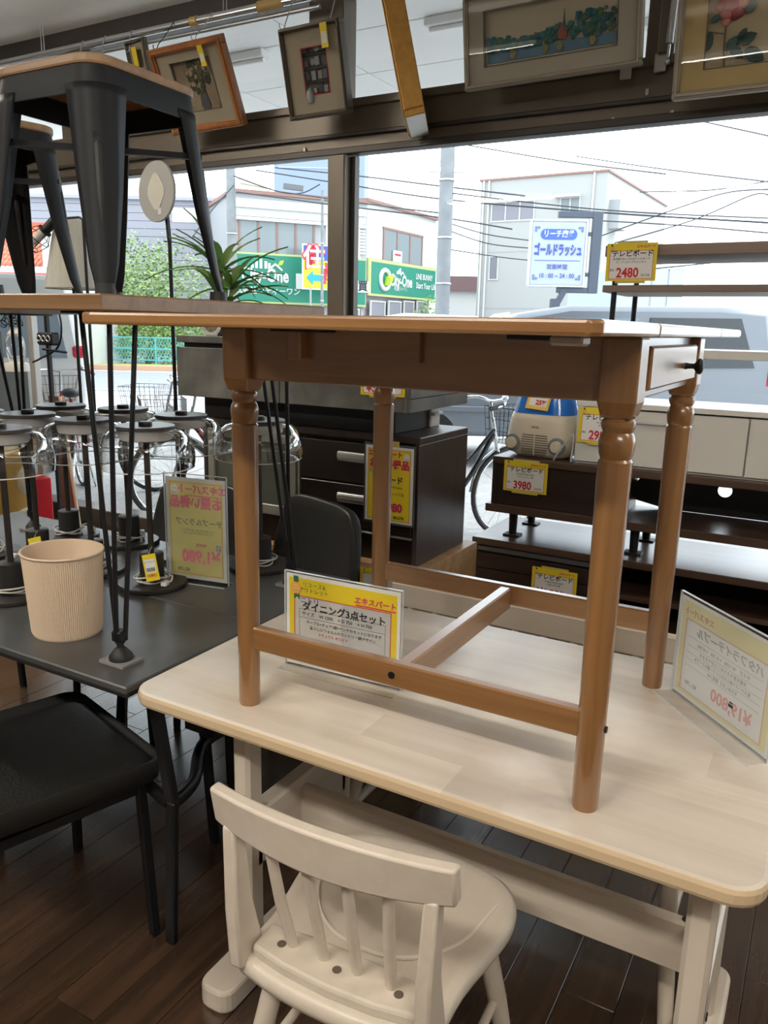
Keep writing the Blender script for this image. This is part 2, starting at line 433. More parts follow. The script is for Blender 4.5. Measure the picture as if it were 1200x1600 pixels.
# canopy over the pavement outside: white soffit boards and a fascia
SOF = mat('soffit_white', (.94, .94, .93), .6)
cy = struct(MB().bb((XL-3, WY+.15, 3.34), (9, 6.55, 3.40)).build('canopy', mat('canopy_backing', (.5, .5, .49), .8)), 'white canopy over the shop front pavement')
for i in range(12):
    for j in range(3):
        MB().bb((-9.4+i*1.2+.006, WY+.17+j*.8+.006, 3.315), (-9.4+(i+1)*1.2-.006, WY+.17+(j+1)*.8-.006, 3.34), .003).build('soffit_board', SOF, cy)
MB().bb((XL-3, 6.55, 3.22), (9, 6.63, 3.62), .01).build('fascia', mat('fascia_white', (.82, .82, .81), .5), cy)
for k, (x, y) in enumerate(((-4.1, 4.9), (-2.2, 4.9), (-1.0, 5.5))):
    t = thing('canopy_light', ['white tube light under the canopy, leftmost', 'white tube light under the canopy, middle one', 'white tube light under the canopy, rightmost'][k], 'light', (x, y, 3.315), 0, 'tube lights under the canopy')
    MB().bb((-.32, -.05, -.05), (.32, .05, 0), .006).build('housing', mat('light_white', (.85, .85, .84), .4), t)
    MB().cyl((-.30, 0, -.062), (.30, 0, -.062), .014, n=10).build('tube', mat('tube_glass', (.9, .9, .9), .2), t, 40)

# unseen ceiling lamps of the shop; side pair added to brighten the ceiling
LAMPM = bpy.data.materials.new('lit_diffuser'); LAMPM.use_nodes = True
_p = LAMPM.node_tree.nodes['Principled BSDF']; _p.inputs['Emission Color'].default_value = (1, .93, .82, 1); _p.inputs['Emission Strength'].default_value = 4.0
for k, (x, y, dn, upw) in enumerate(((-3.6, -1.0, 48, 18), (-1.1, -1.0, 52, 18), (1.3, -1.0, 48, 18), (-4.1, 1.7, 10, 120), (1.7, 1.7, 10, 25))):
    t = thing('unseen_ceiling_lamp', 'unseen long white hanging tube lamp over the shop floor', 'ceiling lamp', (x, y, CEIL), 0, 'hanging lamps over the shop floor')
    for sx in (-.5, .5): MB().cyl((sx, 0, -.30), (sx, 0, 0), .006, n=8).build('rod', ALU, t, 60)
    MB().bb((-.65, -.06, -.33), (.65, .06, -.30), .006).build('housing', mat('light_white', (.85, .85, .84), .4), t)
    for sy in (-.05, .05): MB().cyl((-.62, sy, -.36), (.62, sy, -.36), .015, n=12).build('tube', LAMPM, t, 40)
    for nm, e, z, rx in (('lamp_light', dn, -.385, 0), ('lamp_uplight', upw, -.29, math.pi)):
        l = bpy.data.lights.new(nm, 'AREA'); l.shape = 'RECTANGLE'; l.size = 1.25; l.size_y = .16; l.energy = e; l.color = (1.0, .93, .84)
        lo = bpy.data.objects.new(nm, l); COL.objects.link(lo); lo.parent = t; lo.location = (0, 0, z); lo.rotation_euler = (rx, 0, 0)

# hanging rail for the pictures
RY = 3.76
p0 = atY(-60, 110, RY); p1 = atY(492, -3, RY); zr = (p0.z+p1.z)/2
t = thing('hanging_rail', 'chrome double hanging rail below the ceiling at the window', 'rail', (p1.x, RY, zr))
MB().cyl((p0.x-p1.x-1.2, 0, 0), (0, 0, 0), .022, n=14).build('tube', CHROME, t, 40)
MB().cyl((p0.x-p1.x-1.2, .05, -.035), (0, .05, -.035), .013, n=12).build('rear_tube', ALU, t, 40)
KN = mat('old_wood_knob', (.50, .34, .12), .5)
MB().cyl((-.36, 0, 0), (-.20, 0, 0), .03, .024, n=12).build('wooden_sleeve', KN, t, 40)
MB().cyl((-.02, 0, 0), (.03, 0, 0), .026, .02, n=12).build('end_cap', CHROME, t, 40)
MB().cyl((-.84, 0, 0), (-.79, 0, 0), .026, n=12).build('wooden_sleeve', KN, t, 40)
for px in (68, 352):
    a = atY(px, 88 - (px-68)*.205, RY)
    MB().tube([(a.x-p1.x-.012, 0, .0), (a.x-p1.x-.012, 0, CEIL-zr)], .003, 6).tube([(a.x-p1.x+.012, 0, .0), (a.x-p1.x+.012, 0, CEIL-zr)], .003, 6).build('hanger_wire', ALU, t)
# ------------------------------------------------------------------ white dining table (1.20 x 0.75 x 0.70)
T = thing('dining_table', 'whitewashed wooden dining table carrying the brown drop leaf table', 'table', (-.59, 1.428, 0))
MB().prism(roundrect(1.2, .75, .055, 6), .668, .70).build('tabletop', TOPW, T, bevel=.009)
for sx in (-1, 1):
    x = -.40 if sx < 0 else .515
    fo = MB(); fo.prism(roundrect(.085, .64, .03, 4, x, -.05), 0.0, .055); fo.build('foot', WW('y'), T, bevel=.008)
    for y in (-.235, .13):
        MB().box((x, y, .36), (.044, .052, .615), .008).build('post', WW('z'), T)
    MB().bb((x-.022, -.235, .27), (x+.022, .13, .405), .006).build('cross_rail', WW('y'), T)
    MB().bb((x-.025, -.30, .64), (x+.025, .25, .668), .005).build('top_bearer', WW('y'), T)
st = MB().bb((-.425, -.068, .275), (.492, -.042, .385), .006).build('stretcher', WW('x'), T)
for x in (-.41, .478):
    MB().cyl((x, -.055, .3845), (x, -.055, .3865), .008, n=10).build('bolt_hole', INK, st)
for z in (.30, .36):
    MB().cyl((.539, -.235, z), (.5415, -.235, z), .007, n=10).build('bolt', BLK, T)

# ------------------------------------------------------------------ brown drop-leaf table standing on it
D = thing('drop_leaf_table', 'brown pine drop leaf table with turned legs and side drawer', 'table', (-.600, 1.40, .70))
LX, LYN, LYF = .338, -.259, .259
def leg_profile():
    return [(.0195, 0), (.0205, .004), (.0225, .25), (.0245, .545), (.0245, .556), (.0215, .560), (.0240, .566), (.0258, .580), (.0258, .585), (.0235, .594), (.0205, .598),
            (.0225, .602), (.0245, .608), (.0235, .614), (.0205, .617), (.024, .622)]
for sx in (-1, 1):
    for y in (LYN, LYF):
        lg = MB().lathe(leg_profile(), 24).build('leg', pine('z'), D, 35, loc=(sx*LX, y, 0))
        hb = MB(); s = .0275
        poly = [(s, s), (-s, s), (-s, -s), (s, -s)]
        # square block with turned-in shoulders
        vs = []; rings = [(.022, .619), (.0275, .641), (.0275, .731)]
        for (w, z) in rings: vs += [(w, w, z), (-w, w, z), (-w, -w, z), (w, -w, z)]
        fs = [(0, 3, 2, 1), (8, 9, 10, 11)]
        for i in range(2):
            for k in range(4): fs.append((i*4+k, i*4+(k+1) % 4, (i+1)*4+(k+1) % 4, (i+1)*4+k))
        hb._add(vs, fs); hb.build('leg_block', pine('z'), lg, bevel=.004)
for y in (-.262, .262):
    MB().bb((-.312, y-.011, .64), (.312, y+.011, .731), .002).build('apron', pine('x'), D)
MB().bb((-.349, -.233, .64), (-.327, .233, .731), .002).build('apron', pine('y'), D)
# right-hand end: rails around a drawer
MB().bb((.327, -.233, .712), (.349, .233, .731), .002).build('drawer_rail', pine('y'), D)
MB().bb((.327, -.233, .640), (.349, .233, .652), .002).build('drawer_rail', pine('y'), D)
MB().bb((.330, -.233, .652), (.340, .233, .712), .001).build('drawer_back', pine('y'), D)
dr = MB().bb((.341, -.212, .655), (.367, .190, .7175), .003).build('drawer', pine('y'), D)
MB().lathe([(.006, 0), (.0045, .006), (.0045, .014), (.0125, .020), (.0140, .024), (.011, .028), (.004, .030)], 16).build('knob', BLK, dr, 40, loc=(.367, .075, .682), rot=(0, R(90), 0))
# top: fixed centre and two raised leaves, each of glued boards
def leaf(y0, y1, nm, near=0, far=0):
    w = .787; r = .045; pts = []
    x0, x1 = -.40, .387
    if near:
        c = [(x1, y1), (x0, y1)]+[(x0+r-r*math.cos(R(a)), y0+r-r*math.sin(R(a))) for a in (0, 30, 60, 90)]+[(x1-.012, y0), (x1, y0+.012)]
    elif far:
        c = [(x1-.012, y1), (x1, y1-.012), (x1, y0), (x0, y0), (x0, y1-r), (x0+r*.3, y1-r*.3), (x0+r, y1)]
    else: c = [(x1, y1), (x0, y1), (x0, y0), (x1, y0)]
    return MB().prism(c, .731, .7485).build(nm, pine('x'), D, bevel=.004)
leaf(-.584, -.281, 'front_leaf', near=1); leaf(-.279, .339, 'centre_top'); leaf(.341, .70, 'rear_leaf', far=1)
# swing-out bearers that hold the leaves up
sw = MB().bb((-.20, -.318, .680), (-.172, -.2745, .7295), .003); sw.build('leaf_bearer', pine('z'), D)
MB().beam((-.19, -.2885, .706), (.03, -.277, .706), .012, .048).build('bearer_arm', pine('x'), D)
MB().bb((-.22, -.335, .7255), (-.12, -.282, .731), .001).build('pad', BLKP, D)
MB().bb((.245, -.475, .7245), (.300, -.435, .731), .001).build('pad', BLKP, D)
MB().bb((.300, -.480, .719), (.340, -.445, .731), .003).build('stop_block', mat('pale_stop', (.55, .50, .42), .4), D)
# lower stretchers
for y in (LYN, LYF):
    s_ = MB().bb((-.322, y-.0105, .120), (.322, y+.0105, .166), .003).build('stretcher', pine('x'), D)
    if y == LYN: MB().cyl((-.012, y-.0125, .143), (-.012, y-.010, .143), .0065, n=12).build('bolt', BLK, s_)
MB().bb((-.012, -.249, .112), (.014, .249, .163), .003).build('cross_stretcher', pine('y'), D)
for sx in (-1, 1):
    MB().cyl((sx*LX+sx*.0215, LYN, .14), (sx*LX+sx*.024, LYN, .14), .0055, n=10).build('bolt', BLK, D)

# ------------------------------------------------------------------ cream spindle-back chair
def seat_outline(n=64):
    key = [(-.165, -.205), (-.175, -.17), (-.178, -.08), (-.198, .03), (-.203, .09), (-.185, .15), (-.13, .19), (0, .205), (.13, .19), (.185, .15), (.203, .09), (.198, .03), (.178, -.08), (.175, -.17), (.165, -.205), (.09, -.22), (0, -.225), (-.09, -.22)]
    pts = catmull([(x, y, 0) for x, y in key+key[:1]], 4)[:-1]
    return [(p.x, p.y) for p in pts]
CH = thing('spindle_chair', 'cream painted wooden chair with spindle back pushed towards the white table', 'chair', (-.563, 1.045, 0), R(2.5))
so = seat_outline(); n = len(so)
sb = MB(); rings = [(.80, .398), (.93, .402), (.985, .412), (1.0, .424), (.99, .436), (.95, .443), (.86, .4435), (.55, .436), (.15, .4335)]
vs = []; fs = []
for (k, z) in rings: vs += [(x*k, y*k, z) for x, y in so]
for i in range(len(rings)-1):
    for k in range(n): fs.append((i*n+k, i*n+(k+1) % n, (i+1)*n+(k+1) % n, (i+1)*n+k))
fs.append(tuple(range(n))[::-1]); fs.append(tuple((len(rings)-1)*n+k for k in range(n)))
sb._add(vs, fs)
seat = sb.build('seat', CREAM, CH, 60)
gr = MB().tube(catmull([(-.165, .11, .4415), (-.14, .0, .4405), (-.08, -.07, .439), (0, -.09, .4385), (.08, -.07, .439), (.14, .0, .4405), (.165, .11, .4415)], 6), .0035, 6); gr.build('carved_line', mat('cream_line', (.68, .62, .53), .5), seat, 60)
# raised block at the back of the seat
blk = MB(); blk.prism([(-.147, -.192), (-.147, -.135), (-.08, -.128), (0, -.126), (.08, -.128), (.147, -.135), (.147, -.192), (.08, -.204), (0, -.208), (-.08, -.204)], .440, .464)
bo = blk.build('back_block', CREAM, CH, bevel=.006)
for x in (-.105, .0, .105):
    MB().cyl((x, -.168-.004*(1-abs(x)*8), .4635), (x, -.168-.004*(1-abs(x)*8), .4650), .0075, n=12).build('screw_hole', mat('dark_hole', (.12, .09, .07), .7), bo)
for sx in (-1, 1):
    pm = MB()
    a = [(sx*.150, -.215, .430), (sx*.176, -.215, .430), (sx*.176, -.150, .430), (sx*.150, -.150, .430)]
    b = [(sx*.152, -.222, .54), (sx*.177, -.222, .54), (sx*.177, -.178, .54), (sx*.152, -.178, .54)]
    c = [(sx*.158, -.218, .685), (sx*.181, -.218, .685), (sx*.181, -.190, .685), (sx*.158, -.190, .685)]
    fs = [(0, 1, 2, 3), (8, 9, 10, 11)]+[(i*4+k, i*4+(k+1) % 4, (i+1)*4+(k+1) % 4, (i+1)*4+k) for i in range(2) for k in range(4)]
    pm._add(a+b+c, fs); pm.build('back_post', CREAM, CH, 50, bevel=.005)
for x in (-.088, -.03, .03, .088):
    MB().tube([(x, -.155-.003, .455), (x*1.08, -.185, .56), (x*1.16, -.216+abs(x)*.08, .69)], [.0085, .0095, .0085], 12).build('spindle', CREAM, CH, 60)
def rail_fn():
    m = MB(); N = 20; vs = []; fs = []
    for i in range(N+1):
        u = -1+2*i/N; x = u*.203; yb = -.226+.030*u*u; top = .750-.006*u*u; bot = .676+.004*u*u-.006*(1-u*u)
        lean = -.012
        vs += [(x, yb-.011, bot), (x, yb+.013, bot), (x, yb+.013+lean, top), (x, yb-.011+lean, top)]
    for i in range(N):
        for k in range(4): fs.append((i*4+k, i*4+(k+1) % 4, (i+1)*4+(k+1) % 4, (i+1)*4+k))
    fs += [(0, 1, 2, 3), (N*4+3, N*4+2, N*4+1, N*4)]
    return m._add(vs, fs)
rail_fn().build('top_rail', CREAM, CH, 40, bevel=.005)
for sx in (-1, 1):
    for y0, y1 in ((-.145, -.21), (.13, .19)):
        MB().tube([(sx*.125, y0, .405), (sx*.16, (y0+y1)/2, .20), (sx*.19, y1, 0)], [.018, .0185, .0135], 14).build('leg', CREAM, CH, 60)
    MB().cyl((sx*.158, -.178, .2), (sx*.158, .16, .2), .009, n=10).build('side_stretcher', CREAM, CH, 60)
MB().cyl((-.158, 0, .2), (.158, 0, .2), .009, n=10).build('stretcher', CREAM, CH, 60)

# ------------------------------------------------------------------ matching bench behind the table
BN = thing('spindle_bench', 'cream painted bench with spindle back behind the white table', 'bench', (-.57, 1.79, 0))
MB().prism(roundrect(1.0, .40, .06, 5), .40, .43).build('seat', WW('x'), BN, bevel=.01)
MB().bb((-.52, .205, .617), (.52, .230, .693), .006).build('back_rail', WW('x'), BN)
for i in range(12):
    x = -.44+.08*i; MB().cyl((x, .17, .425), (x*1.04, .217, .625), .009, n=10).build('spindle', WW('z'), BN, 60)
for sx in (-1, 1):
    MB().beam((sx*.485, .165, .42), (sx*.50, .217, .64), .03, .03, (0, 1, 0)).build('back_post', WW('z'), BN)
    for y0, y1 in ((-.14, -.27), (.14, .25)):
        MB().tube([(sx*.38, y0, .405), (sx*.43, y1, 0)], [.021, .016], 14).build('leg', WW('z'), BN, 60)
    MB().cyl((sx*.405, -.20, .2), (sx*.405, .195, .2), .012, n=10).build('side_stretcher', WW('y'), BN, 60)
MB().cyl((-.405, 0, .2), (.405, 0, .2), .012, n=10).build('stretcher', WW('x'), BN, 60)

# ------------------------------------------------------------------ dark extension table
SLATE = mat('dark_ceramic', (.068, .068, .066), .34, 0, noise=.30, nscale=5, bump=.03, bscale=80)
SLEDGE = mat('dark_edge', (.016, .015, .014), .5)
K = thing('extension_table', 'dark stone topped extension table crowded with mushroom lamps', 'table', (-1.97, 1.50, 0))
for y0, y1 in ((-.445, -.0125), (-.0085, .43)):
    sl = MB().bb((-.775, y0, .683), (.777, y1, .70), .003).build('slab', SLATE, K)
    MB().bb((-.772, y0+.004, .672), (.773, y1-.004, .683), .002).build('edge_board', SLEDGE, sl)
MB().bb((-.70, -.36, .63), (.70, .36, .672), .004).build('frame', BLK, K)
for sx in (-1, 1):
    for pts in ([(.766, -.362, .665), (.782, -.335, .38), (.766, -.341, 0)], [(.70, -.13, .665), (.66, -.09, .39), (.60, .0, 0)], [(.70, .34, .665), (.70, .33, .38), (.72, .36, 0)]):
        pts = [(sx*x, y, z) for x, y, z in pts]
        MB().beam(pts[0], pts[1], .030, .022, (0, 1, 0), .004).beam(pts[1], pts[2], .028, .020, (0, 1, 0), .004).build('leg', BLK, K)
    MB().tube(catmull([(sx*.78, -.335, .37), (sx*.74, -.22, .355), (sx*.66, -.09, .375), (sx*.66, .12, .36), (sx*.70, .33, .38)], 6), .016, 8).build('leg_brace', BLK, K, 60)
    MB().tube(catmull([(sx*.775, -.335, .37), (sx*.64, -.30, .385), (sx*.50, -.22, .42), (sx*.40, -.10, .60)], 6), .014, 8).build('leg_brace', BLK, K, 60)
    MB().prism([(sx*.60, -.10), (sx*.70, -.10), (sx*.70, -.085), (sx*.60, -.085)], .40, .665).build('centre_strut', BLK, K)

# ------------------------------------------------------------------ board table on rod legs standing on the dark table
OAK = wood('oak_slab', (.19, .100, .042), (.30, .170, .078), 'x', rough=.4, coat=.2)
OAKY = wood('oak_slab_end', (.26, .135, .055), (.40, .23, .105), 'y', rough=.4)
H = thing('rod_leg_table', 'brown wooden table on black triple rod legs carrying the stools', 'table', (-1.23, 1.08, .70))
MB().bb((-1.30, 0, .755), (0, .76, .787), .003).build('tabletop', OAK, H)
for (x, y, dx, dy) in ((-.071, .062, 1, 1), (-.071, .70, 1, -1), (-1.21, .70, -1, -1), (-1.21, .062, -1, 1)):
    a = [(x-.075*dx-.02, y+.0*dy+.03*dy, .752), (x-.01*dx, y+.10*dy, .752), (x+.0*dx, y+.02*dy, .752)]
    for i, q in enumerate(a):
        off = (-.009, .012, 0)[i]; offy = (0, .004, -.010)[i]
        MB().cyl((x+off, y+offy, .055), q, .0055, n=8).build('rod', BLK, H, 60)
    MB().bb((x-.085, y-.03, .750), (x+.045, y+.11, .755), .001).build('mount_plate', BLK, H)
    MB().bb((x-.014, y-.013, .05), (x+.014, y+.013, .075), .003).build('clamp', BLK, H)
    MB().lathe([(.026, 0.008), (.026, .016), (.012, .034), (.008, .036), (.008, .044), (.011, .046), (.011, .054), (.007, .056)], 16, (x, y, 0)).build('foot', BLKP, H, 40)
    pd = MB().box((x, y, .004), (.075, .06, .008), .001); pd.build('felt_pad', mat('grey_felt', (.22, .21, .20), .9), H)
# ------------------------------------------------------------------ steel stools with wooden seats
STEEL = mat('gunmetal_paint', (.010, .0115, .014), .5, .0, spec=.25)
SEATW = wood('stool_seat_wood', (.23, .135, .066), (.35, .225, .120), 'x', rough=.42)
def make_stool(label, loc, rotz):
    s = thing('steel_stool', label, 'stool', loc, rotz, 'steel stools on the rod leg table')
    MB().prism(roundrect(.312, .312, .055, 6), .433, .453).build('seat', SEATW, s, bevel=.005)
    sk = MB(); vs = []; fs = []
    o0 = roundrect(.304, .304, .052, 6); o1 = roundrect(.312, .312, .055, 6); o2 = roundrect(.300, .300, .05, 6); m = len(o0)
    for o_, z in ((o0, .4335), (o1, .405), (o1, .383), (o2, .383), (o2, .4335)): vs += [(x, y, z) for x, y in o_]
    for i in range(4):
        for k in range(m): fs.append((i*m+k, i*m+(k+1) % m, (i+1)*m+(k+1) % m, (i+1)*m+k))
    sk._add(vs, fs); sk.build('skirt', STEEL, s, 40)
    for sx in (-1, 1):
        for sy in (-1, 1):
            # folded sheet-steel leg: wide at the top, narrow at the foot, round outer corner
            lg = MB(); vs = []; fs = []
            lv = [(.400, .156, .083, .052), (.383, .157, .078, .052), (.20, .170, .058, .044), (.06, .182, .038, .032), (.02, .186, .026, .024), (.0, .187, .024, .022)]
            P = []
            for (z, e, w, r) in lv:
                pr = [(e-w, e)]+[(e-r+r*math.sin(R(a)), e-r+r*math.cos(R(a))) for a in range(0, 91, 15)]+[(e, e-w)]
                P.append([(sx*x, sy*y, z) for x, y in pr])
            q = len(P[0])
            for row in P: vs += row
            for i in range(len(P)-1):
                for k in range(q-1): fs.append((i*q+k, i*q+k+1, (i+1)*q+k+1, (i+1)*q+k))
            lg._add(vs, fs); lo = lg.build('leg', STEEL, s, 50, solid=.004)
            # pressed groove down the leg
            d = 1/math.sqrt(2)
            def cr(z):
                for (z0, e0, w0, r0), (z1, e1, w1, r1) in zip(lv[:-1], lv[1:]):
                    if z1 <= z <= z0:
                        t = (z-z1)/(z0-z1); e = e1+(e0-e1)*t; r = r1+(r0-r1)*t; k = e-r+r*d; return k
                return .17
            MB().tube([(sx*(cr(z)-.003), sy*(cr(z)-.003), z) for z in (.30, .285, .2, .125, .11)], [.004, .009, .008, .006, .002], 8).build('groove', mat('groove_black', (.012, .012, .014), .5), lo, 60)
            MB().cyl((sx*.171, sy*.171, 0), (sx*.171, sy*.171, .022), .021, .019, n=14).build('foot_cap', BLKP, lo, 40)
    MB().beam((-.150, -.150, .315), (.150, .150, .315), .018, .012).build('cross_brace', STEEL, s)
    MB().beam((-.150, .150, .303), (.150, -.150, .303), .018, .012).build('cross_brace', STEEL, s)
    return s
s1 = make_stool('black steel stool with wooden seat, the nearer one on the rod leg table', (-1.467, 1.317, 1.487), R(1))
dup(s1, (-2.092, 1.455, 1.487), R(-15), 'black steel stool with wooden seat, behind the nearer stool at the left edge')
# ------------------------------------------------------------------ mushroom lamps on the dark table
LBROWN = mat('lamp_brown', (.040, .034, .030), .38, .3)
LBLK = mat('lamp_block', (.022, .020, .019), .5)
LCAP = mat('lamp_cap', (.085, .078, .074), .30, .3)
DIFF = mat('lamp_diffuser', (.66, .65, .64), .5)
DOME = thin_glass('lamp_glass', (.95, .96, .96), 2.2, power=2.6)
CORD = mat('white_cord', (.62, .60, .55), .5)
random.seed(3)
def make_lamp(label, loc, rotz):
    s = thing('mushroom_lamp', label, 'table lamp', loc, rotz, 'mushroom lamps on the dark table')
    MB().lathe([(.094, 0), (.098, .003), (.098, .011), (.095, .014)], 40).build('base', LBROWN, s, 40)
    MB().lathe([(.033, .014), (.034, .018), (.034, .096), (.031, .098)], 28).build('battery_block', LBLK, s, 40)
    MB().cyl((0, 0, .098), (0, 0, .452), .0085, n=14).build('pole', LBROWN, s, 40)
    MB().lathe([(.079, .452), (.080, .454), (.080, .459), (.078, .461)], 40).build('cap', LCAP, s, 40)
    MB().lathe([(.018, .461), (.0185, .463), (.0185, .469), (.017, .471)], 20).build('knob', LBROWN, s, 40)
    MB().lathe([(.068, .422), (.071, .424), (.076, .450), (.076, .452)], 40).build('light_ring', DIFF, s, 40)
    prof = [(.077, .452), (.098, .446), (.115, .431), (.126, .409), (.1315, .384), (.1315, .362), (.1285, .346)]
    MB().lathe(prof, 44, close=False).build('glass_dome', DOME, s, 80, recalc=True)
    MB().ring((0, 0, .346), .1283, .0016, n=44, m=6).build('dome_rim', mat('rim_glass', (.78, .80, .80), .1, spec=1.0), s, 80)
    for k in range(3):
        pts = []
        for i in range(28):
            a = 2*math.pi*i/28; rr = .042+.005*math.sin(3*a+k)+.003*k
            pts.append((rr*math.cos(a), rr*math.sin(a), .020+.006*k+.004*math.sin(2*a+k*2)))
        MB().tube(pts, .0026, 6, closed=True).build('cord_loop', CORD, s, 60)
    MB().tube(catmull([(.05, .0, .03), (.066, -.012, .036), (.07, -.028, .026), (.058, -.036, .022)], 5), .0026, 6).build('cord_end', CORD, s, 60)
    MB().box((.058, -.042, .022), (.018, .026, .013), .003).build('plug', WHITEP, s)
    return s
CAPZ = 1.161
lamp_px = [(227, 664), (130, 654), (95, 632), (192, 637), (404, 655), (-2, 668), (43, 645), (283, 647), (-38, 641)]
names = ['clear glass mushroom lamp nearest the yellow 1,980 sign, yellow tag on its pole',
         'clear glass mushroom lamp behind the cream waste basket, second in the front row',
         'clear glass mushroom lamp in the back row before the white post, without tag',
         'clear glass mushroom lamp in the back row between the rods of the tall table',
         'clear glass mushroom lamp alone at the right behind the brown turned leg',
         'clear glass mushroom lamp cut by the left picture edge beside the basket',
         'clear glass mushroom lamp with a yellow tag behind the basket rim',
         'clear glass mushroom lamp directly behind the yellow 1,980 sign',
         'clear glass mushroom lamp farthest left in the back row, mostly out of view']
lamp_xy = []
for i, (px, py) in enumerate(lamp_px):
    p = atZ(px, py, CAPZ); lamp_xy.append((p.x, p.y))
l0 = make_lamp(names[0], (*lamp_xy[0], .70), R(20))
for i in range(1, len(lamp_px)):
    dup(l0, (*lamp_xy[i], .70), R(47*i), names[i])
def price_tag(label, loc, rot):
    t = thing('price_tag', label, 'tag', loc, 0, 'yellow tags on the lamps'); t.rotation_euler = rot
    MB().bb((-.021, -.0006, -.075), (.021, .0006, 0), 0).build('card', YEL, t)
    MB().bb((-.016, -.0012, -.052), (.016, -.0006, -.014), 0).build('print_field', WPAP, t)
    for k in range(9): MB().bb((-.014+.0031*k, -.0018, -.049), (-.0128+.0031*k+.0008*(k % 2), -.0012, -.038), 0).build('barcode_bar', INK, t)
    text('大特価', .010, REDP, t, (0, -.0015, -.061), bold=.02)
    text('テーブルランプ', .0048, INK, t, (0, -.0018, -.022), bold=.01)
    MB().tube([(0, 0, -.003), (0.002, .012, .012), (0, .028, .018)], .0007, 5).build('tag_string', CORD, t)
x, y = lamp_xy[0]; price_tag('yellow barcode tag tied to the lamp beside the yellow 1,980 sign', (x+.035, y-.045, .808), (R(-8), R(-14), R(18)))
x, y = lamp_xy[6]; price_tag('yellow barcode tag hanging behind the rim of the cream basket', (x+.062, y-.058, .792), (R(-10), R(-16), R(24)))

# ------------------------------------------------------------------ ribbed waste basket
BK = mat('cream_plastic', (.74, .58, .42), .5)
bt = thing('waste_basket', 'cream ribbed plastic waste basket on the dark table', 'basket', (-1.553, 1.205, .70))
bm_ = MB(); vs = []; fs = []; n = 240
def rib(i): return .0009*(1 if (i % 2) else -1)
rows = [(.081, 0, 0), (.083, .004, 0), (.0842, .010, 1), (.0945, .192, 1), (.0950, .198, 0), (.0970, .200, 0), (.0975, .203, 0), (.0962, .206, 0), (.0932, .205, 0), (.0920, .19, 0), (.0815, .012, 0), (.075, .006, 0)]
for (r, z, k) in rows:
    for i in range(n):
        a = 2*math.pi*i/n; rr = r+(rib(i) if k else 0); vs.append((rr*math.cos(a), rr*math.sin(a)*.94, z))
m = len(rows)
for j in range(m-1):
    for i in range(n): fs.append((j*n+i, j*n+(i+1) % n, (j+1)*n+(i+1) % n, (j+1)*n+i))
fs.append(tuple(range(n))[::-1]); fs.append(tuple((m-1)*n+i for i in range(n)))
bm_._add(vs, fs); bm_.build('bin_body', BK, bt, 20)
MB().ring((0, 0, .203), .0962, .003, n=60, m=8).build('rim', BK, bt, 80, ).scale = (1, .94, 1)

# ------------------------------------------------------------------ acrylic sign stands
def stand_geom(t, w, h, foot=.075, side=-1):
    MB().bb((-w/2, -.0030, 0), (w/2, -.0016, h), 0).build('front_sheet', ACR, t)
    MB().bb((-w/2, .0016, 0), (w/2, .0030, h), 0).build('back_sheet', ACR, t)
    MB().bb((-w/2, -foot/2, -.0), (w/2, foot/2, .0018), 0).build('base_sheet', ACR, t)
    EDG = mat('acrylic_edge', (.62, .66, .66), .15, spec=.8)
    MB().bb((-w/2, -.003, h), (w/2, .003, h+.0012), 0).build('top_edge', EDG, t)
    for y in (-foot/2, foot/2):
        MB().bb((-w/2, y-.0007, 0), (w/2, y+.0007, .0019), 0).build('base_edge', EDG, t)
    for x in (-w/2, w/2): MB().bb((x-.0006, -.003, 0), (x+.0006, .003, h), 0).build('side_edge', EDG, t)
def rosette(t, x, y, z, s, face=-1):
    MB().prism([(x-.45*s, z+.9*s), (x+.45*s, z+.9*s), (x+.4*s, z+2.0*s), (x-.5*s, z+2.0*s)], y+.0001*face, y+.0002*face, 'y').build('ribbon_top', GREENI, t)
    MB().prism([(x-.5*s, z-.4*s), (x+.5*s, z-.4*s), (x+.75*s, z-2.0*s), (x+.15*s, z-1.4*s), (x-.35*s, z-2.0*s)], y+.0001*face, y+.0002*face, 'y').build('ribbon_tail', GREENI, t)
    MB().prism([(x+s*(1.0+.09*math.cos(10*a))*math.cos(a), z+s*(1.0+.09*math.cos(10*a))*math.sin(a)) for a in [2*math.pi*i/60 for i in range(60)]], y+.0002*face, y+.0004*face, 'y').build('rosette', ORANGEI, t)
    q = mat('rosette_inner', (.85, .52, .16), .6)
    MB().prism([(x+.62*s*math.cos(a), z+.62*s*math.sin(a)) for a in [2*math.pi*i/28 for i in range(28)]], y+.0004*face, y+.0005*face, 'y').build('rosette_centre', q, t)
    MB().tube([(x+.35*s*math.cos(R(a)), y+.0006*face, z-.05*s+.35*s*math.sin(R(a))) for a in range(200, 341, 14)], .05*s, 5).build('smile', mat('smile_line', (.5, .2, .03), .6), t)
    for e in (-.2, .2): MB().box((x+e*s, y+.0006*face, z+.2*s), (.1*s, .0004, .2*s)).build('eye', mat('smile_line', (.5, .2, .03), .6), t)
def rect_frame(t, x0, x1, z0, z1, w, y, m, nm='frame_line'):
    MB().bb((x0, y, z1-w), (x1, y+.0002, z1)).bb((x0, y, z0), (x1, y+.0002, z0+w)).bb((x0, y, z0), (x0+w, y+.0002, z1)).bb((x1-w, y, z0), (x1, y+.0002, z1)).build(nm, m, t)
PINKL = mat('pink_logo', (.62, .03, .10), .6)

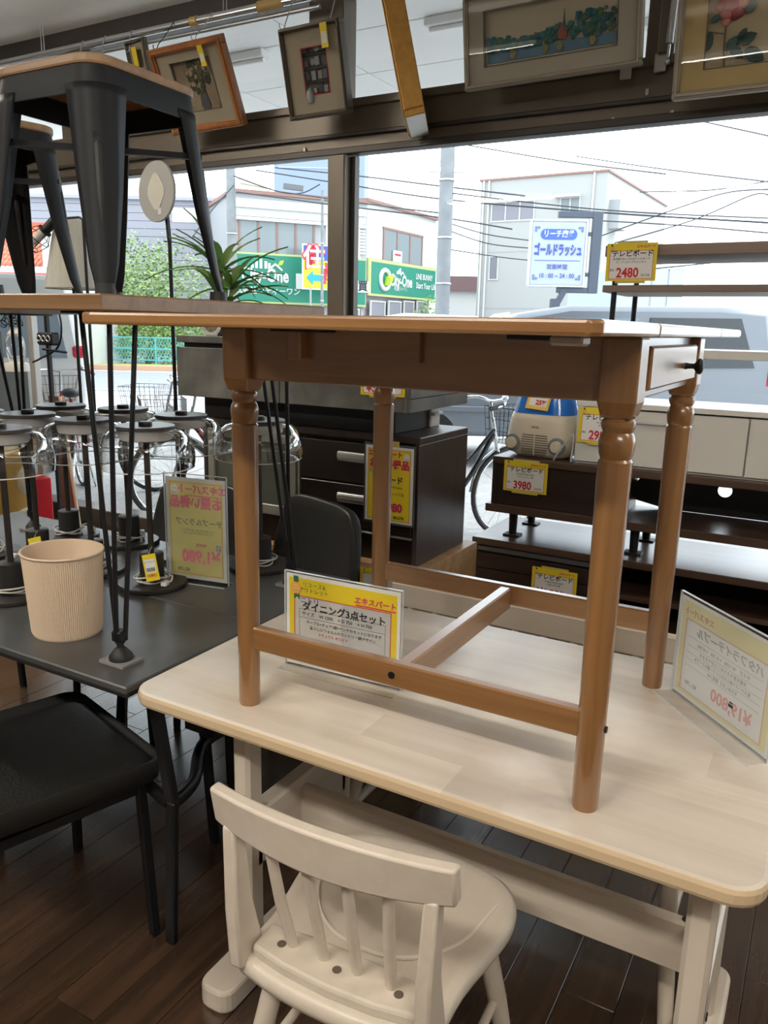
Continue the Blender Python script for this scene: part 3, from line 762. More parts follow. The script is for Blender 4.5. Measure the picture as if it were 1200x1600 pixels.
# dining set card, facing the shop
w, h = .285, .205
t = thing('sign_stand', 'acrylic stand with the yellow dining set card on the white table', 'sign', (-.848, 1.338, .70), R(2.6))
stand_geom(t, w, .218)
pz = lambda f: .006+f*.208
MB().bb((-.138, -.0012, .006), (.138, .0012, .214)).build('card', WPAP, t)
MB().bb((-.131, -.0014, .013), (.131, -.0012, .206)).build('yellow_field', YEL, t)
MB().bb((-.117, -.0016, .020), (.117, -.0014, .166)).build('white_field', WPAP, t)
rect_frame(t, -.118, .118, .019, .167, .0018, -.0018, REDP)
rect_frame(t, -.105, .105, .028, .138, .0007, -.0018, INK)
MB().bb((-.105, -.0018, .118), (.105, -.0016, .1187)).build('frame_line', INK, t)
yy = -.0022
text('リユース&\nアウトレット', .0125, mat('olive_print', (.16, .22, .02), .6), t, (-.068, yy, .187), bold=.008, align='CENTER')
text('エキスパート', .0165, PINKL, t, (.080, yy, .180), bold=.03, shear=.1)
MB().bb((.035, -.0019, .1685), (.128, -.0017, .1715)).build('logo_bar', PINKL, t)
text('ニトリ', .016, BLUEI, t, (-.078, yy, .157), bold=.015)
text('ダイニング3点セット', .0215, INK, t, (.005, yy, .144), bold=.025)
text('サイズ    W 1200    × D 750    × H 700', .0105, INK, t, (-.012, yy, .127), bold=.012)
text('テーブル+チェア1脚+ベンチのセットになります', .0085, INK, t, (.005, yy, .109), bold=.012)
text('愛らしいフォルムのカントリー調デザイン', .0085, INK, t, (.003, yy, .097), bold=.012)
text('ナチュラル ホワイト', .008, REDP, t, (-.02, yy, .085), bold=.01)
rosette(t, -.113, -.0018, .183, .0135)

# drop-leaf table card seen from behind, print showing through the sheet
PAPT = paper('thin_sheet', (.82, .81, .77), .5); YELT = paper('yellow_sheet', (.80, .74, .45), .5)
GH = mat('showing_grey', (.46, .46, .44), .8); GHR = mat('showing_red', (.74, .42, .40), .8)
a, b = Vector((-.222, 1.658)), Vector((-.018, 1.437)); d = b-a
t = thing('sign_stand', 'acrylic stand with a pale price card seen from behind at right', 'sign', ((a.x+b.x)/2, (a.y+b.y)/2, .70), math.atan2(d.y, d.x)+math.pi)
stand_geom(t, .298, .222, .085)
def paper_border(t, o, i, m, nm):
    MB().sheet(o[0], o[1], i[3], o[3]).sheet(o[0], o[1], o[2], i[2]).sheet(o[0], i[0], i[2], i[3]).sheet(i[1], o[1], i[2], i[3]).build(nm, m, t, recalc=False)
paper_border(t, (-.145, .145, .006, .216), (-.138, .138, .013, .209), PAPT, 'card')
paper_border(t, (-.138, .138, .013, .209), (-.122, .122, .022, .172), YELT, 'yellow_field')
MB().sheet(-.122, .122, .022, .172).build('white_field', PAPT, t, recalc=False)
for sgn in (1, -1):
    yy = -.0022 if sgn == -1 else .0022
    rect_frame(t, -.123, .123, .021, .173, .0014, -.0008 if sgn < 0 else .0006, GHR)
TR = (R(90), 0, 0)
text('バタフライテーブル', .022, GH, t, (-.012, 0, .153), bold=.012, depth=.0005)
text('エキスパート', .016, GHR, t, (.085, 0, .187), bold=.02, depth=.0005)
text('サイズ    W 1100   × D 750   × H 700', .010, GH, t, (0, 0, .128), depth=.0005)
text('天板を折りたたむことができます', .0095, GH, t, (0, 0, .112), depth=.0005)
text('省スペースで使えるカントリー調のテーブル', .0085, GH, t, (0, 0, .098), depth=.0005)
text('引き出し付き  直径1100', .0085, GH, t, (-.005, 0, .084), depth=.0005)
text('¥19,800', .036, GHR, t, (-.035, 0, .050), bold=.02, depth=.0005)
text('¥21,780', .012, GH, t, (.088, 0, .040), depth=.0005)
MB().bb((-.044, -.0006, .052), (-.030, .0006, .058)).bb((-.042, -.0006, .060), (-.032, .0006, .063)).build('price_stamp', INK, t)
for z in (.105, .091, .077, .12, .138): MB().bb((-.112, -.0005, z), (.112, .0005, z+.0005)).build('rule_line', GH, t)

# lamp price card seen from behind
a, b = Vector((-1.640, 1.640)), Vector((-1.455, 1.673)); d = b-a
t = thing('sign_stand', 'tall acrylic stand with yellow 1,980 lamp card seen from behind', 'sign', ((a.x+b.x)/2, (a.y+b.y)/2, .70), math.atan2(d.y, d.x)+math.pi)
w, h = .205, .318
stand_geom(t, w, h, .05)
YELB = paper('yellow_sheet_strong', (.92, .82, .33), .65); PK = mat('showing_pink', (.68, .20, .24), .8); DK = mat('showing_dark', (.26, .25, .20), .8)
paper_border(t, (-.098, .098, .008, .308), (-.089, .089, .017, .298), PAPT, 'card')
MB().sheet(-.089, .089, .017, .298).build('yellow_field', YELB, t, recalc=False)
rect_frame(t, -.085, .085, .022, .294, .0012, .0006, PK); rect_frame(t, -.085, .085, .022, .294, .0012, -.0008, PK)
K_ = dict(depth=.0006)
text('エキスパート', .027, PK, t, (-.020, 0, .274), bold=.045, **K_)
MB().bb((-.078, -.0006, .2555), (.034, .0006, .2585)).build('logo_bar', PK, t)
MB().prism([(.068+.014*math.cos(2*math.pi*i/24), .272+.014*math.sin(2*math.pi*i/24)) for i in range(24)], -.0005, .0005, 'y').build('smiley', paper('smiley_sheet', (.85, .85, .80), .3), t)
MB().tube([(.068+.008*math.cos(R(a)), .0012, .270+.008*math.sin(R(a))) for a in range(200, 341, 20)], .0008, 5).build('smile', DK, t)
for e in (-.004, .004): MB().box((.068+e, .0012, .276), (.0018, .0006, .004)).build('eye', DK, t)
text('お買い得品', .036, PK, t, (0, 0, .235), bold=.045, sx=.95, **K_)
text('テーブルランプ', .022, DK, t, (-.010, 0, .178), bold=.015, **K_)
text('シンプルでモダンなデザイン\nインテリアのアクセントに', .0085, DK, t, (-.005, 0, .150), **K_)
text('税抜価格', .009, PK, t, (-.015, 0, .112), bold=.02, **K_)
text('¥1,980', .050, PK, t, (-.012, 0, .075), bold=.04, sx=.9, **K_)
text('¥2,178', .014, DK, t, (.045, 0, .035), bold=.02, **K_)
MB().prism([(-.072+.011*math.cos(2*math.pi*i/20), .108+.014*math.sin(2*math.pi*i/20)) for i in range(20)], -.0004, .0004, 'y').build('print_patch', PAPT, t)
text('展示\n処分', .009, DK, t, (-.072, 0, .108), bold=.02, **K_)

# ------------------------------------------------------------------ black upholstered dining chairs
LEATH = mat('black_leather', (.014, .014, .0135), .46, 0, bump=.15, bscale=150, coat=.1)
def make_black_chair(label, loc, rotz, back=True):
    c = thing('upholstered_chair', label, 'chair', loc, rotz, 'black upholstered chairs at the dark table')
    # seat pan: shallow dished cushion in a raised shell (front is +y)
    def pan(r, z0):
        return [(x*r, y*r) for x, y in roundrect(.46, .46, .07, 5)]
    sm = MB(); o = roundrect(.475, .475, .05, 6); m = len(o); vs = []; fs = []
    def sh(x, y):  # the pan narrows slightly to the back
        return x*(1.0 if y > 0 else 1-.05*(-y/.23)), y
    lv = [(.55, .395, 0), (.82, .400, 0), (.97, .425, 0), (1.0, .452, .012), (.99, .462, .014), (.955, .462, .012), (.93, .446, .0), (.90, .452, 0), (.82, .460, 0), (.5, .458, 0), (.1, .456, 0)]
    for (k, z, lift) in lv:
        for x, y in o:
            X, Y = sh(x*k, y*k); e = (abs(x)/.23)**4
            vs.append((X, Y, z+lift*e-.010*(y > .17)*(k > .9)))
    for i in range(len(lv)-1):
        for k in range(m): fs.append((i*m+k, i*m+(k+1) % m, (i+1)*m+(k+1) % m, (i+1)*m+k))
    fs.append(tuple(range(m))[::-1]); fs.append(tuple((len(lv)-1)*m+k for k in range(m)))
    sm._add(vs, fs); sm.build('seat', LEATH, c, 70)
    # curved backrest
    def bk(th):
        def fn(u, v):
            a = (u-.5)*1.5; x = .26*math.sin(a)/math.sin(.75)*(.88+.12*math.sin(math.pi*v)); y = -.255+.10*(1-math.cos(a))-.06*v
            edge = 1-abs(2*u-1)**6
            return (x, y+th, .47+v*.36*(.86+.14*edge))
        return fn
    bm2 = MB(); bm2.grid(bk(0), 16, 8); bo_ = bm2.build('backrest', LEATH, c, 80, solid=.035, bevel=.008)
    for sx in (-1, 1):
        for y0, y1 in ((.185, .19), (-.17, -.22)):
            MB().beam((sx*.185, y0, .415), (sx*.215, y1, 0), .022, .022, (0, 1, 0), .003).build('leg', BLK, c)
        MB().beam((sx*.187, .187, .385), (sx*.187, -.18, .385), .018, .022).build('side_rail', BLK, c)
        MB().beam((sx*.13, -.2, .40), (sx*.17, -.275, .58), .022, .014, (0, 1, 0)).build('back_support', BLK, c)
    MB().beam((-.187, .187, .385), (.187, .187, .385), .018, .022).build('front_rail', BLK, c)
    MB().beam((-.187, -.18, .385), (.187, -.18, .385), .018, .022).build('rear_rail', BLK, c)
    return c
c0 = make_black_chair('black upholstered chair in the left foreground, seat under the dark table edge', (-1.515, 1.035, 0), R(-16))
dup(c0, (-1.655, 2.02, 0), R(157), 'black upholstered chair behind the table, backrest right of the yellow lamp card')
dup(c0, (-2.13, 2.02, 0), R(176), 'black upholstered chair behind the table, backrest left of the yellow lamp card')
dup(c0, (-2.10, 1.00, 0), R(-4), 'black upholstered chair cut by the left picture edge')
# ------------------------------------------------------------------ stack of cabinets at the left of the window
ESP = wood('espresso_wood', (.016, .011, .009), (.026, .018, .014), 'x', rough=.38, coat=.1)
ESPZ = wood('espresso_side', (.050, .036, .032), (.072, .053, .047), 'z', rough=.40)
NATW = wood('natural_shelf', (.38, .22, .10), (.52, .33, .165), 'x', rough=.45)
CONC = mat('concrete_print', (.125, .122, .108), .5, noise=.45, nscale=7)
CONCL = mat('concrete_side', (.125, .122, .108), .55, noise=.30, nscale=6)
def open_shelf(name, label, cat, a, b, m, t=.025, cols=(), rows=()):
    """open-fronted carcass made of boards (front is -y)"""
    s = thing(name, label, cat, (a[0], a[1], a[2])); X, Y, Zz = b[0]-a[0], b[1]-a[1], b[2]-a[2]
    MB().bb((0, 0, Zz-t), (X, Y, Zz), .002).build('top_board', m, s); MB().bb((0, 0, 0), (X, Y, t), .002).build('bottom_board', m, s)
    for x in (0, X-t): MB().bb((x, 0, t), (x+t, Y, Zz-t), .001).build('side_board', m, s)
    MB().bb((t, Y-.008, t), (X-t, Y, Zz-t)).build('back_board', m, s)
    for x in cols: MB().bb((x, .01, t), (x+t*.7, Y-.008, Zz-t), .001).build('divider', m, s)
    for (x0, x1, z) in rows: MB().bb((x0, .01, z), (x1, Y-.008, z+t*.7), .001).build('shelf_board', m, s)
    return s
open_shelf('wooden_shelf', 'natural wood open shelf unit under the dark drawer cabinet', 'shelf', (-2.46, 2.63, 0), (-1.30, 3.17, .517), NATW, .028, (.56,), ((.028, .56, .24), (.58, 1.13, .24)))

cab = thing('drawer_cabinet', 'espresso brown cabinet with glass door and silver drawer handles', 'cabinet', (-2.43, 2.66, .517))
X, Y, Zc = 1.083, .46, .513
MB().bb((.002, .02, 0), (X-.002, Y, .115), .001).build('plinth', ESP, cab)
MB().bb((0, .012, .485), (X, Y, Zc), .003).build('top_board', ESPZ, cab)
MB().bb((X-.02, .004, .0), (X, Y, .485), .002).build('side_panel', ESPZ, cab)
MB().bb((0, .004, .0), (.02, Y, .485), .002).build('side_panel', ESPZ, cab)
MB().bb((.02, .05, .115), (X-.02, Y-.01, .485), .001).build('carcass', ESP, cab)
PALE = mat('pale_edge', (.42, .42, .36), .4, .4)
MB().bb((.52, -.001, .0), (.528, .05, .47), .001).build('pale_trim', PALE, cab)
MB().bb((.52, -.001, .108), (X-.022, .02, .116), .001).build('pale_trim', PALE, cab)
for (z0, z1) in ((.120, .302), (.308, .470)):
    dr = MB().bb((.535, 0, z0), (X-.024, .05, z1), .003).build('drawer', ESP, cab)
    zh = z1-.055
    MB().bb((.725, -.020, zh-.019), (.905, -.001, zh+.019), .004).build('handle', ALU, dr)
    MB().bb((.727, -.0225, zh-.006), (.903, -.020, zh+.012), .001).build('handle_recess', mat('handle_light', (.62, .60, .54), .3, .5), dr)
dg = thing and MB()
for (a_, b_) in (((.028, .0, .122), (.065, .03, .470)), ((.455, .0, .122), (.505, .03, .470)), ((.065, 0, .122), (.455, .03, .165)), ((.065, 0, .435), (.455, .03, .470))):
    MB().bb(a_, b_, .002).build('door_frame', PALE, cab)
MB().bb((.065, .012, .165), (.455, .018, .435)).build('door_pane', mat('frosted_green', (.11, .12, .095), .25), cab)

MB_ = thing('low_black_box', 'thin black board unit between the drawer cabinet and the concrete one', 'cabinet', (-2.45, 2.70, 1.03))
MB().bb((0, 0, 0), (.975, .38, .098), .003).build('body', mat('matte_black', (.010, .010, .012), .5), MB_)
MB().bb((.92, .30, .0), (.985, .385, .088), .004).bb((.975, .30, .05), (1.0, .385, .062), .002).build('hinge_bracket', WHITEP, MB_)

cc = thing('concrete_board', 'concrete grey television board on top of the left stack', 'cabinet', (-2.51, 2.60, 1.128))
X = 1.153; Y = .52
MB().bb((0, 0, .228), (X, Y, .257), .002).build('top_board', CONC, cc)
MB().bb((.02, .03, .200), (X-.002, Y, .228)).build('shadow_gap', mat('matte_black', (.010, .010, .012), .5), cc)
for x0, x1 in ((0, .55), (.554, X-.03)): MB().bb((x0, 0, 0), (x1, .02, .208), .002).build('front_panel', CONC, cc)
MB().bb((.01, .02, 0), (X-.012, Y, .200)).build('carcass', CONC, cc)
for k in range(4): MB().bb((X-.012, .001, .002+k*.0515), (X, Y, .002+(k+1)*.0515-.003), .001).build('side_slat', CONCL, cc)
MB().bb((X-.03, .0, 0), (X-.0125, .02, .208), .001).build('corner_trim', CONC, cc)

def price_card(label, w, h, loc, rot, lines, price, parentname='price_card', head='テレビボード', tail=None, group='yellow price cards'):
    t = thing(parentname, label, 'price card', loc, 0, group); t.rotation_euler = rot
    MB().bb((-w/2, -.001, 0), (w/2, .001, h), 0).build('card', YEL, t)
    MB().bb((-w*.43, -.0014, h*.06), (w*.43, -.001, h*.80), 0).build('white_field', WPAP, t)
    rect_frame(t, -w*.435, w*.435, h*.055, h*.81, h*.012, -.0017, REDP)
    text(head, h*.19, INK, t, (w*.02, -.002, h*.72), bold=.02)
    for k, l in enumerate(lines): text(l, h*.068, INK, t, (0, -.002, h*(.585-.085*k)), bold=.008)
    text(price, h*.36, REDP, t, (-w*.06, -.002, h*.21), bold=.03, sx=.85)
    if tail: text(tail, h*.09, INK, t, (w*.30, -.002, h*.15))
    text('税抜', h*.065, INK, t, (-w*.37, -.002, h*.29), bold=.01)
    text('エキスパート', h*.085, PINKL, t, (w*.28, -.002, h*.905), bold=.04)
    rosette(t, -w*.40, -.0016, h*.87, h*.055)
    MB().bb((-w*.30, .001, -h*.06), (w*.30, .0016, h*1.06), 0).build('tape', mat('old_tape', (.62, .50, .16), .4), t)
    return t
# big yellow card on the drawer cabinet
a = atY(573, 682, 2.635); b = atY(648, 690, 2.635); zt = .992; zb = .694
t = thing('price_card', 'tall yellow price card in a sleeve on the drawer cabinet', 'price card', ((a.x+b.x)/2, 2.632, zb), 0, 'yellow price cards')
w = (b.x-a.x); h = zt-zb
MB().bb((-w/2-.008, 0.0005, -.008), (w/2+.008, .0015, h+.010), 0).build('sleeve', mat('dark_sleeve', (.10, .10, .10), .2), t)
MB().bb((-w/2, -.001, 0), (w/2, .0005, h), 0).build('card', WPAP, t)
MB().bb((-w*.44, -.0014, h*.03), (w*.44, -.001, h*.96), 0).build('yellow_field', YEL, t)
rect_frame(t, -w*.445, w*.445, h*.027, h*.963, .0016, -.0017, REDP)
text('エキスパート', h*.085, PINKL, t, (-w*.08, -.002, h*.90), bold=.05); text('お買い得品', h*.125, PINKL, t, (0, -.002, h*.765), bold=.05, sx=.95)
text('ニトリ', h*.06, INK, t, (-w*.30, -.002, h*.675), bold=.02); text('ボード', h*.105, INK, t, (w*.08, -.002, h*.565), bold=.03)
text('W1050×D400×H510mm', h*.04, INK, t, (0, -.002, h*.475), bold=.01); text('アウトレット品', h*.045, mat('brown_print', (.25, .10, .03), .6), t, (w*.10, -.002, h*.385), bold=.01)
text('¥5,980', h*.155, PINKL, t, (0, -.002, h*.20), bold=.05, sx=.95); text('¥6,578', h*.055, INK, t, (w*.22, -.002, h*.075), bold=.02)
MB().prism([(w*.36+.014*math.cos(2*math.pi*i/20), h*.875+.014*math.sin(2*math.pi*i/20)) for i in range(20)], -.0018, -.0014, 'y').build('smiley', WPAP, t)
MB().tube([(w*.36+.008*math.cos(R(q)), -.002, h*.872+.008*math.sin(R(q))) for q in range(200, 341, 20)], .0008, 5).build('smile', INK, t)
MB().bb((-w*.2, -.0008, h-.004), (w*.2, -.0002, h+.022), 0).build('tape', mat('old_tape', (.62, .50, .16), .4), t)
# card low on the front of the concrete board, mostly behind the table apron
p = atY(597, 617, 2.595); price_card('yellow price card on the concrete board half hidden by the table', .19, .135, (p.x, 2.597, p.z-.004), (0, 0, 0), ['W1150×D400×H260', 'コンクリート調'], '¥3,980')
# card on the natural shelf
p = atY(612, 915, 2.62); price_card('small yellow price card low on the natural wood shelf', .20, .10, (p.x-.05, 2.626, p.z-.05), (0, 0, 0), ['W1150×D500', '木製シェルフ'], '¥2,980', head='シェルフ')

# ------------------------------------------------------------------ stack of television boards at the right
WAL = wood('walnut_board', (.060, .033, .022), (.115, .066, .044), 'x', rough=.30, coat=.3)
WALD = wood('walnut_dark', (.022, .012, .009), (.042, .024, .018), 'x', rough=.34, coat=.2)
BLKI = mat('inner_black', (.010, .009, .009), .5)
lt = thing('television_board', 'walnut low television board at the bottom of the right stack', 'cabinet', (-1.38, 3.30, 0), 0, 'stacked television boards')
X = 2.6; Y = .50
MB().bb((0, 0, .470), (X, Y, .502), .003).build('top_board', WAL, lt)
MB().bb((.004, .02, 0), (.026, Y, .470), .001).build('side_board', WALD, lt); MB().bb((.60, .02, .05), (.622, Y-.01, .470), .001).build('divider', WALD, lt)
MB().bb((.026, .012, .440), (.60, .03, .462), .002).build('grip_strip', mat('grip_grey', (.13, .135, .135), .4, .3), lt)
for k in range(5): MB().bb((.026, .012, .055+k*.076), (.60, .03, .055+(k+1)*.076-.004), .002).build('drawer_slat', WALD, lt)
MB().bb((.004, .03, 0), (X, Y, .05)).build('plinth', BLKI, lt); MB().bb((.622, Y-.012, .05), (X, Y, .47)).build('back_board', BLKI, lt)
for z in (.16, .31): MB().bb((.622, .05, z), (X, Y-.012, z+.022), .001).build('shelf_board', WAL, lt)
MB().bb((.04, .03, .05), (.60, Y-.012, .436)).build('drawer_box', BLKI, lt)
ut = thing('television_board', 'dark walnut television board on stub legs, middle of the right stack', 'cabinet', (-1.331, 3.38, .502), 0, 'stacked television boards')
Y = .36
MB().bb((0, 0, .340), (X, Y, .372), .003).build('top_board', WAL, ut); MB().bb((-.02, -.012, .114), (X, Y, .150), .003).build('bottom_board', WAL, ut)
MB().bb((.0, .008, .150), (.02, Y, .340), .001).build('side_board', WALD, ut); MB().bb((.02, .012, .150), (.565, .03, .340), .002).build('flap_door', WALD, ut); MB().bb((.565, .012, .150), (.585, Y-.01, .340), .001).build('divider', WALD, ut)
hx, hz = .963, .265
bk = MB(); N = 28; ring = [(hx+.030*math.cos(2*math.pi*i/N), hz+.030*math.sin(2*math.pi*i/N)) for i in range(N)]
# back panel with a round cable hole
vs = [(x, Y-.01, z) for x, z in ring]; outer = []
for i in range(N):
    a_ = 2*math.pi*i/N; c_, s_ = math.cos(a_), math.sin(a_); k = min((.38/abs(c_)) if abs(c_) > 1e-6 else 9, ((.074 if s_ > 0 else .114)/abs(s_)) if abs(s_) > 1e-6 else 9)
    vs.append((hx+k*c_, Y-.01, hz+k*s_))
fs = [(i, (i+1) % N, N+(i+1) % N, N+i) for i in range(N)]
bk._add(vs, fs); bk.bb((.585, Y-.012, .151), (hx-.379, Y-.008, .339)); bk.bb((hx+.379, Y-.012, .151), (X, Y-.008, .339)); bk.build('back_board', BLKI, ut, recalc=False)
for x, y in ((.10, .05), (.10, .31), (.655, .05), (.655, .31)):
    lg = MB().lathe([(.018, .008), (.021, .114)], 16, (x, y, 0)).build('leg', BLK, ut, 40); MB().box((x, y, .004), (.075, .06, .008), .001).build('pad', BLKP, lg)
WHT = mat('white_laminate', (.70, .69, .65), .35); WHD = mat('white_door', (.66, .645, .60), .33)
wt = thing('television_board', 'white television board with doors and open shelf on the right stack', 'cabinet', (-.96, 3.40, .876), 0, 'stacked television boards')
X = 2.1; Y = .38
MB().bb((.006, .02, .0), (X, Y, .012)).build('plinth', WHT, wt)
for x0, x1 in ((.0, .681), (.687, 1.37), (1.376, 2.06)):
    d_ = MB().bb((x0, 0, .012), (x1, .02, .243), .002).build('door', WHD, wt)
    if x0 > .5 or 1: MB().cyl(((x0+x1)/2-.085, -.018, .196), ((x0+x1)/2+.085, -.018, .196), .0045, n=8).build('handle', ALU, d_, 60)
MB().bb((.0, .02, .012), (X, Y, .243)).build('carcass', WHT, wt); MB().bb((-.004, -.008, .250), (X, Y, .272), .002).build('top_board', WHT, wt)
MB().bb((.0, .01, .466), (X, Y, .500), .002).build('upper_shelf', WHT, wt)
for x in (0, 1.2): MB().bb((x, .02, .272), (x+.02, Y, .466), .001).build('shelf_side', WHT, wt)
rk = thing('rack_board', 'brown wooden rack with black legs on top of the right stack', 'rack', (-.893, 3.39, 1.376))
RKW = wood('rack_wood', (.19, .135, .10), (.26, .19, .145), 'x', rough=.5)
MB().bb((0, 0, .362), (X, .43, .405), .002).build('top_board', RKW, rk); MB().bb((0, 0, .222), (X, .43, .250), .002).build('lower_board', RKW, rk)
for y in (.02, .41):
    for x in (.045, 1.2):
        MB().cyl((x, y, 0), (x, y, .362), .0115, n=10).build('leg', BLK, rk, 60)
p = atY(984, 440, 3.38); price_card('yellow price card 2480 taped to the brown rack', .198, .145, (p.x, 3.376, p.z+.002), (R(2), 0, 0), ['木目調のおしゃれなテレビボード', 'オープンタイプでスッキリ'], '2480', tail='¥2728')
p = atY(818, 770, 3.365); price_card('yellow price card 3980 on the dark walnut board', .205, .140, (p.x, 3.376, p.z), (0, 0, 0), ['W1500×D390×H370', 'ウォールナット調'], '3980', tail='¥4378')
p = atY(862, 926, 3.27); price_card('yellow price card on the lowest walnut board', .205, .145, (p.x, 3.292, p.z-.045), (0, 0, 0), ['W1800×D450×H500', '引出し付 大型'], '¥6,980', tail='¥7678')
p = atY(938, 690, 3.36); price_card('yellow price card 2980 on the white television board', .215, .150, (p.x, 3.385, p.z-.012), (R(-4), 0, 0), ['W1800×D390', 'ホワイト'], '2980', tail='¥3278')

# humidifier with a blue tank
hum = thing('humidifier', 'cream vapour humidifier with blue water tank on the walnut board', 'humidifier', (-1.142, 3.535, .874), R(-6))
HB = mat('humidifier_cream', (.68, .60, .47), .35, coat=.2)
def body(w0, d0, z, r): return [(x, y, z) for x, y in roundrect(w0, d0, r, 6)]
lv = [(.23, .15, .0, .06), (.30, .20, .016, .09), (.345, .22, .055, .10), (.345, .22, .10, .10), (.325, .21, .165, .10), (.305, .20, .195, .09), (.300, .195, .197, .09)]
m_ = MB(); vs = []; fs = []
for q in lv: vs += body(*q)
n = len(vs)//len(lv)
for i in range(len(lv)-1):
    for k in range(n): fs.append((i*n+k, i*n+(k+1) % n, (i+1)*n+(k+1) % n, (i+1)*n+k))
fs.append(tuple(range(n))[::-1]); fs.append(tuple((len(lv)-1)*n+k for k in range(n)))
m_._add(vs, fs); m_.build('body', HB, hum, 50)
TANK = mat('blue_tank', (.01, .16, .62), .12, coat=.5)
lv = [(.298, .192, .198, .09), (.285, .182, .225, .085), (.255, .16, .29, .075), (.22, .13, .35, .06), (.19, .11, .36, .05)]
m_ = MB(); vs = []; fs = []
for q in lv: vs += body(*q)
for i in range(len(lv)-1):
    for k in range(n): fs.append((i*n+k, i*n+(k+1) % n, (i+1)*n+(k+1) % n, (i+1)*n+k))
fs.append(tuple(range(n))[::-1]); fs.append(tuple((len(lv)-1)*n+k for k in range(n)))
m_._add(vs, fs); m_.build('water_tank', TANK, hum, 50)
for x in (-.108, .108):
    dl = MB().lathe([(.040, 0), (.040, .004), (.030, .006), (.030, .003)], 28).build('dial_ring', mat('dial_grey', (.20, .21, .22), .4), hum, 40, loc=(x, -.106, .062), rot=(R(90), 0, R(8 if x > 0 else -8)))
    MB().lathe([(.026, .003), (.027, .016), (.024, .019), (.004, .019)], 24).build('dial_knob', HB, dl, 40); MB().box((0, 0, .021), (.010, .046, .006), .002).build('dial_grip', HB, dl)
for k in range(9):
    MB().bb((-.068+abs(k-4)*.002, -.1115, .018+k*.0105), (.068-abs(k-4)*.002, -.108, .0225+k*.0105)).build('grille_slot', mat('grille_dark', (.16, .13, .10), .6), hum)
MB().bb((-.0025, -.1125, .014), (.0025, -.109, .112), .0005).build('grille_bar', HB, hum)
text('VICKS', .014, INK, hum, (0, -.1105, .140), rot=(R(96), 0, 0), bold=.02)
t = thing('price_card', 'yellow discount card 25 on the blue humidifier tank', 'price card', (-1.155, 3.428, 1.094), 0, 'yellow price cards'); t.rotation_euler = (R(-22), R(4), R(-6))
MB().bb((-.055, -.0006, 0), (.055, .0006, .078), 0).build('card', mat('amber_print', (.80, .50, .05), .5), t); MB().bb((-.043, -.001, .016), (.043, -.0006, .066), 0).build('white_field', WPAP, t)
text('25%', .030, REDP, t, (.014, -.0016, .032), bold=.05); text('店内表示価格より', .0085, INK, t, (0, -.0016, .058), bold=.02)
cd = MB().tube(catmull([(-1.05, 3.400, .879), (-1.04, 3.392, .90), (-.99, 3.385, .975), (-.968, 3.388, 1.0), (-.964, 3.386, .985), (-.966, 3.388, .93), (-.970, 3.390, .882)], 6), .004, 8).build('power_cord', mat('cord_grey', (.55, .54, .52), .5), None, 60)
tag(cd, 'pale grey power cord looped beside the blue humidifier', 'cord')
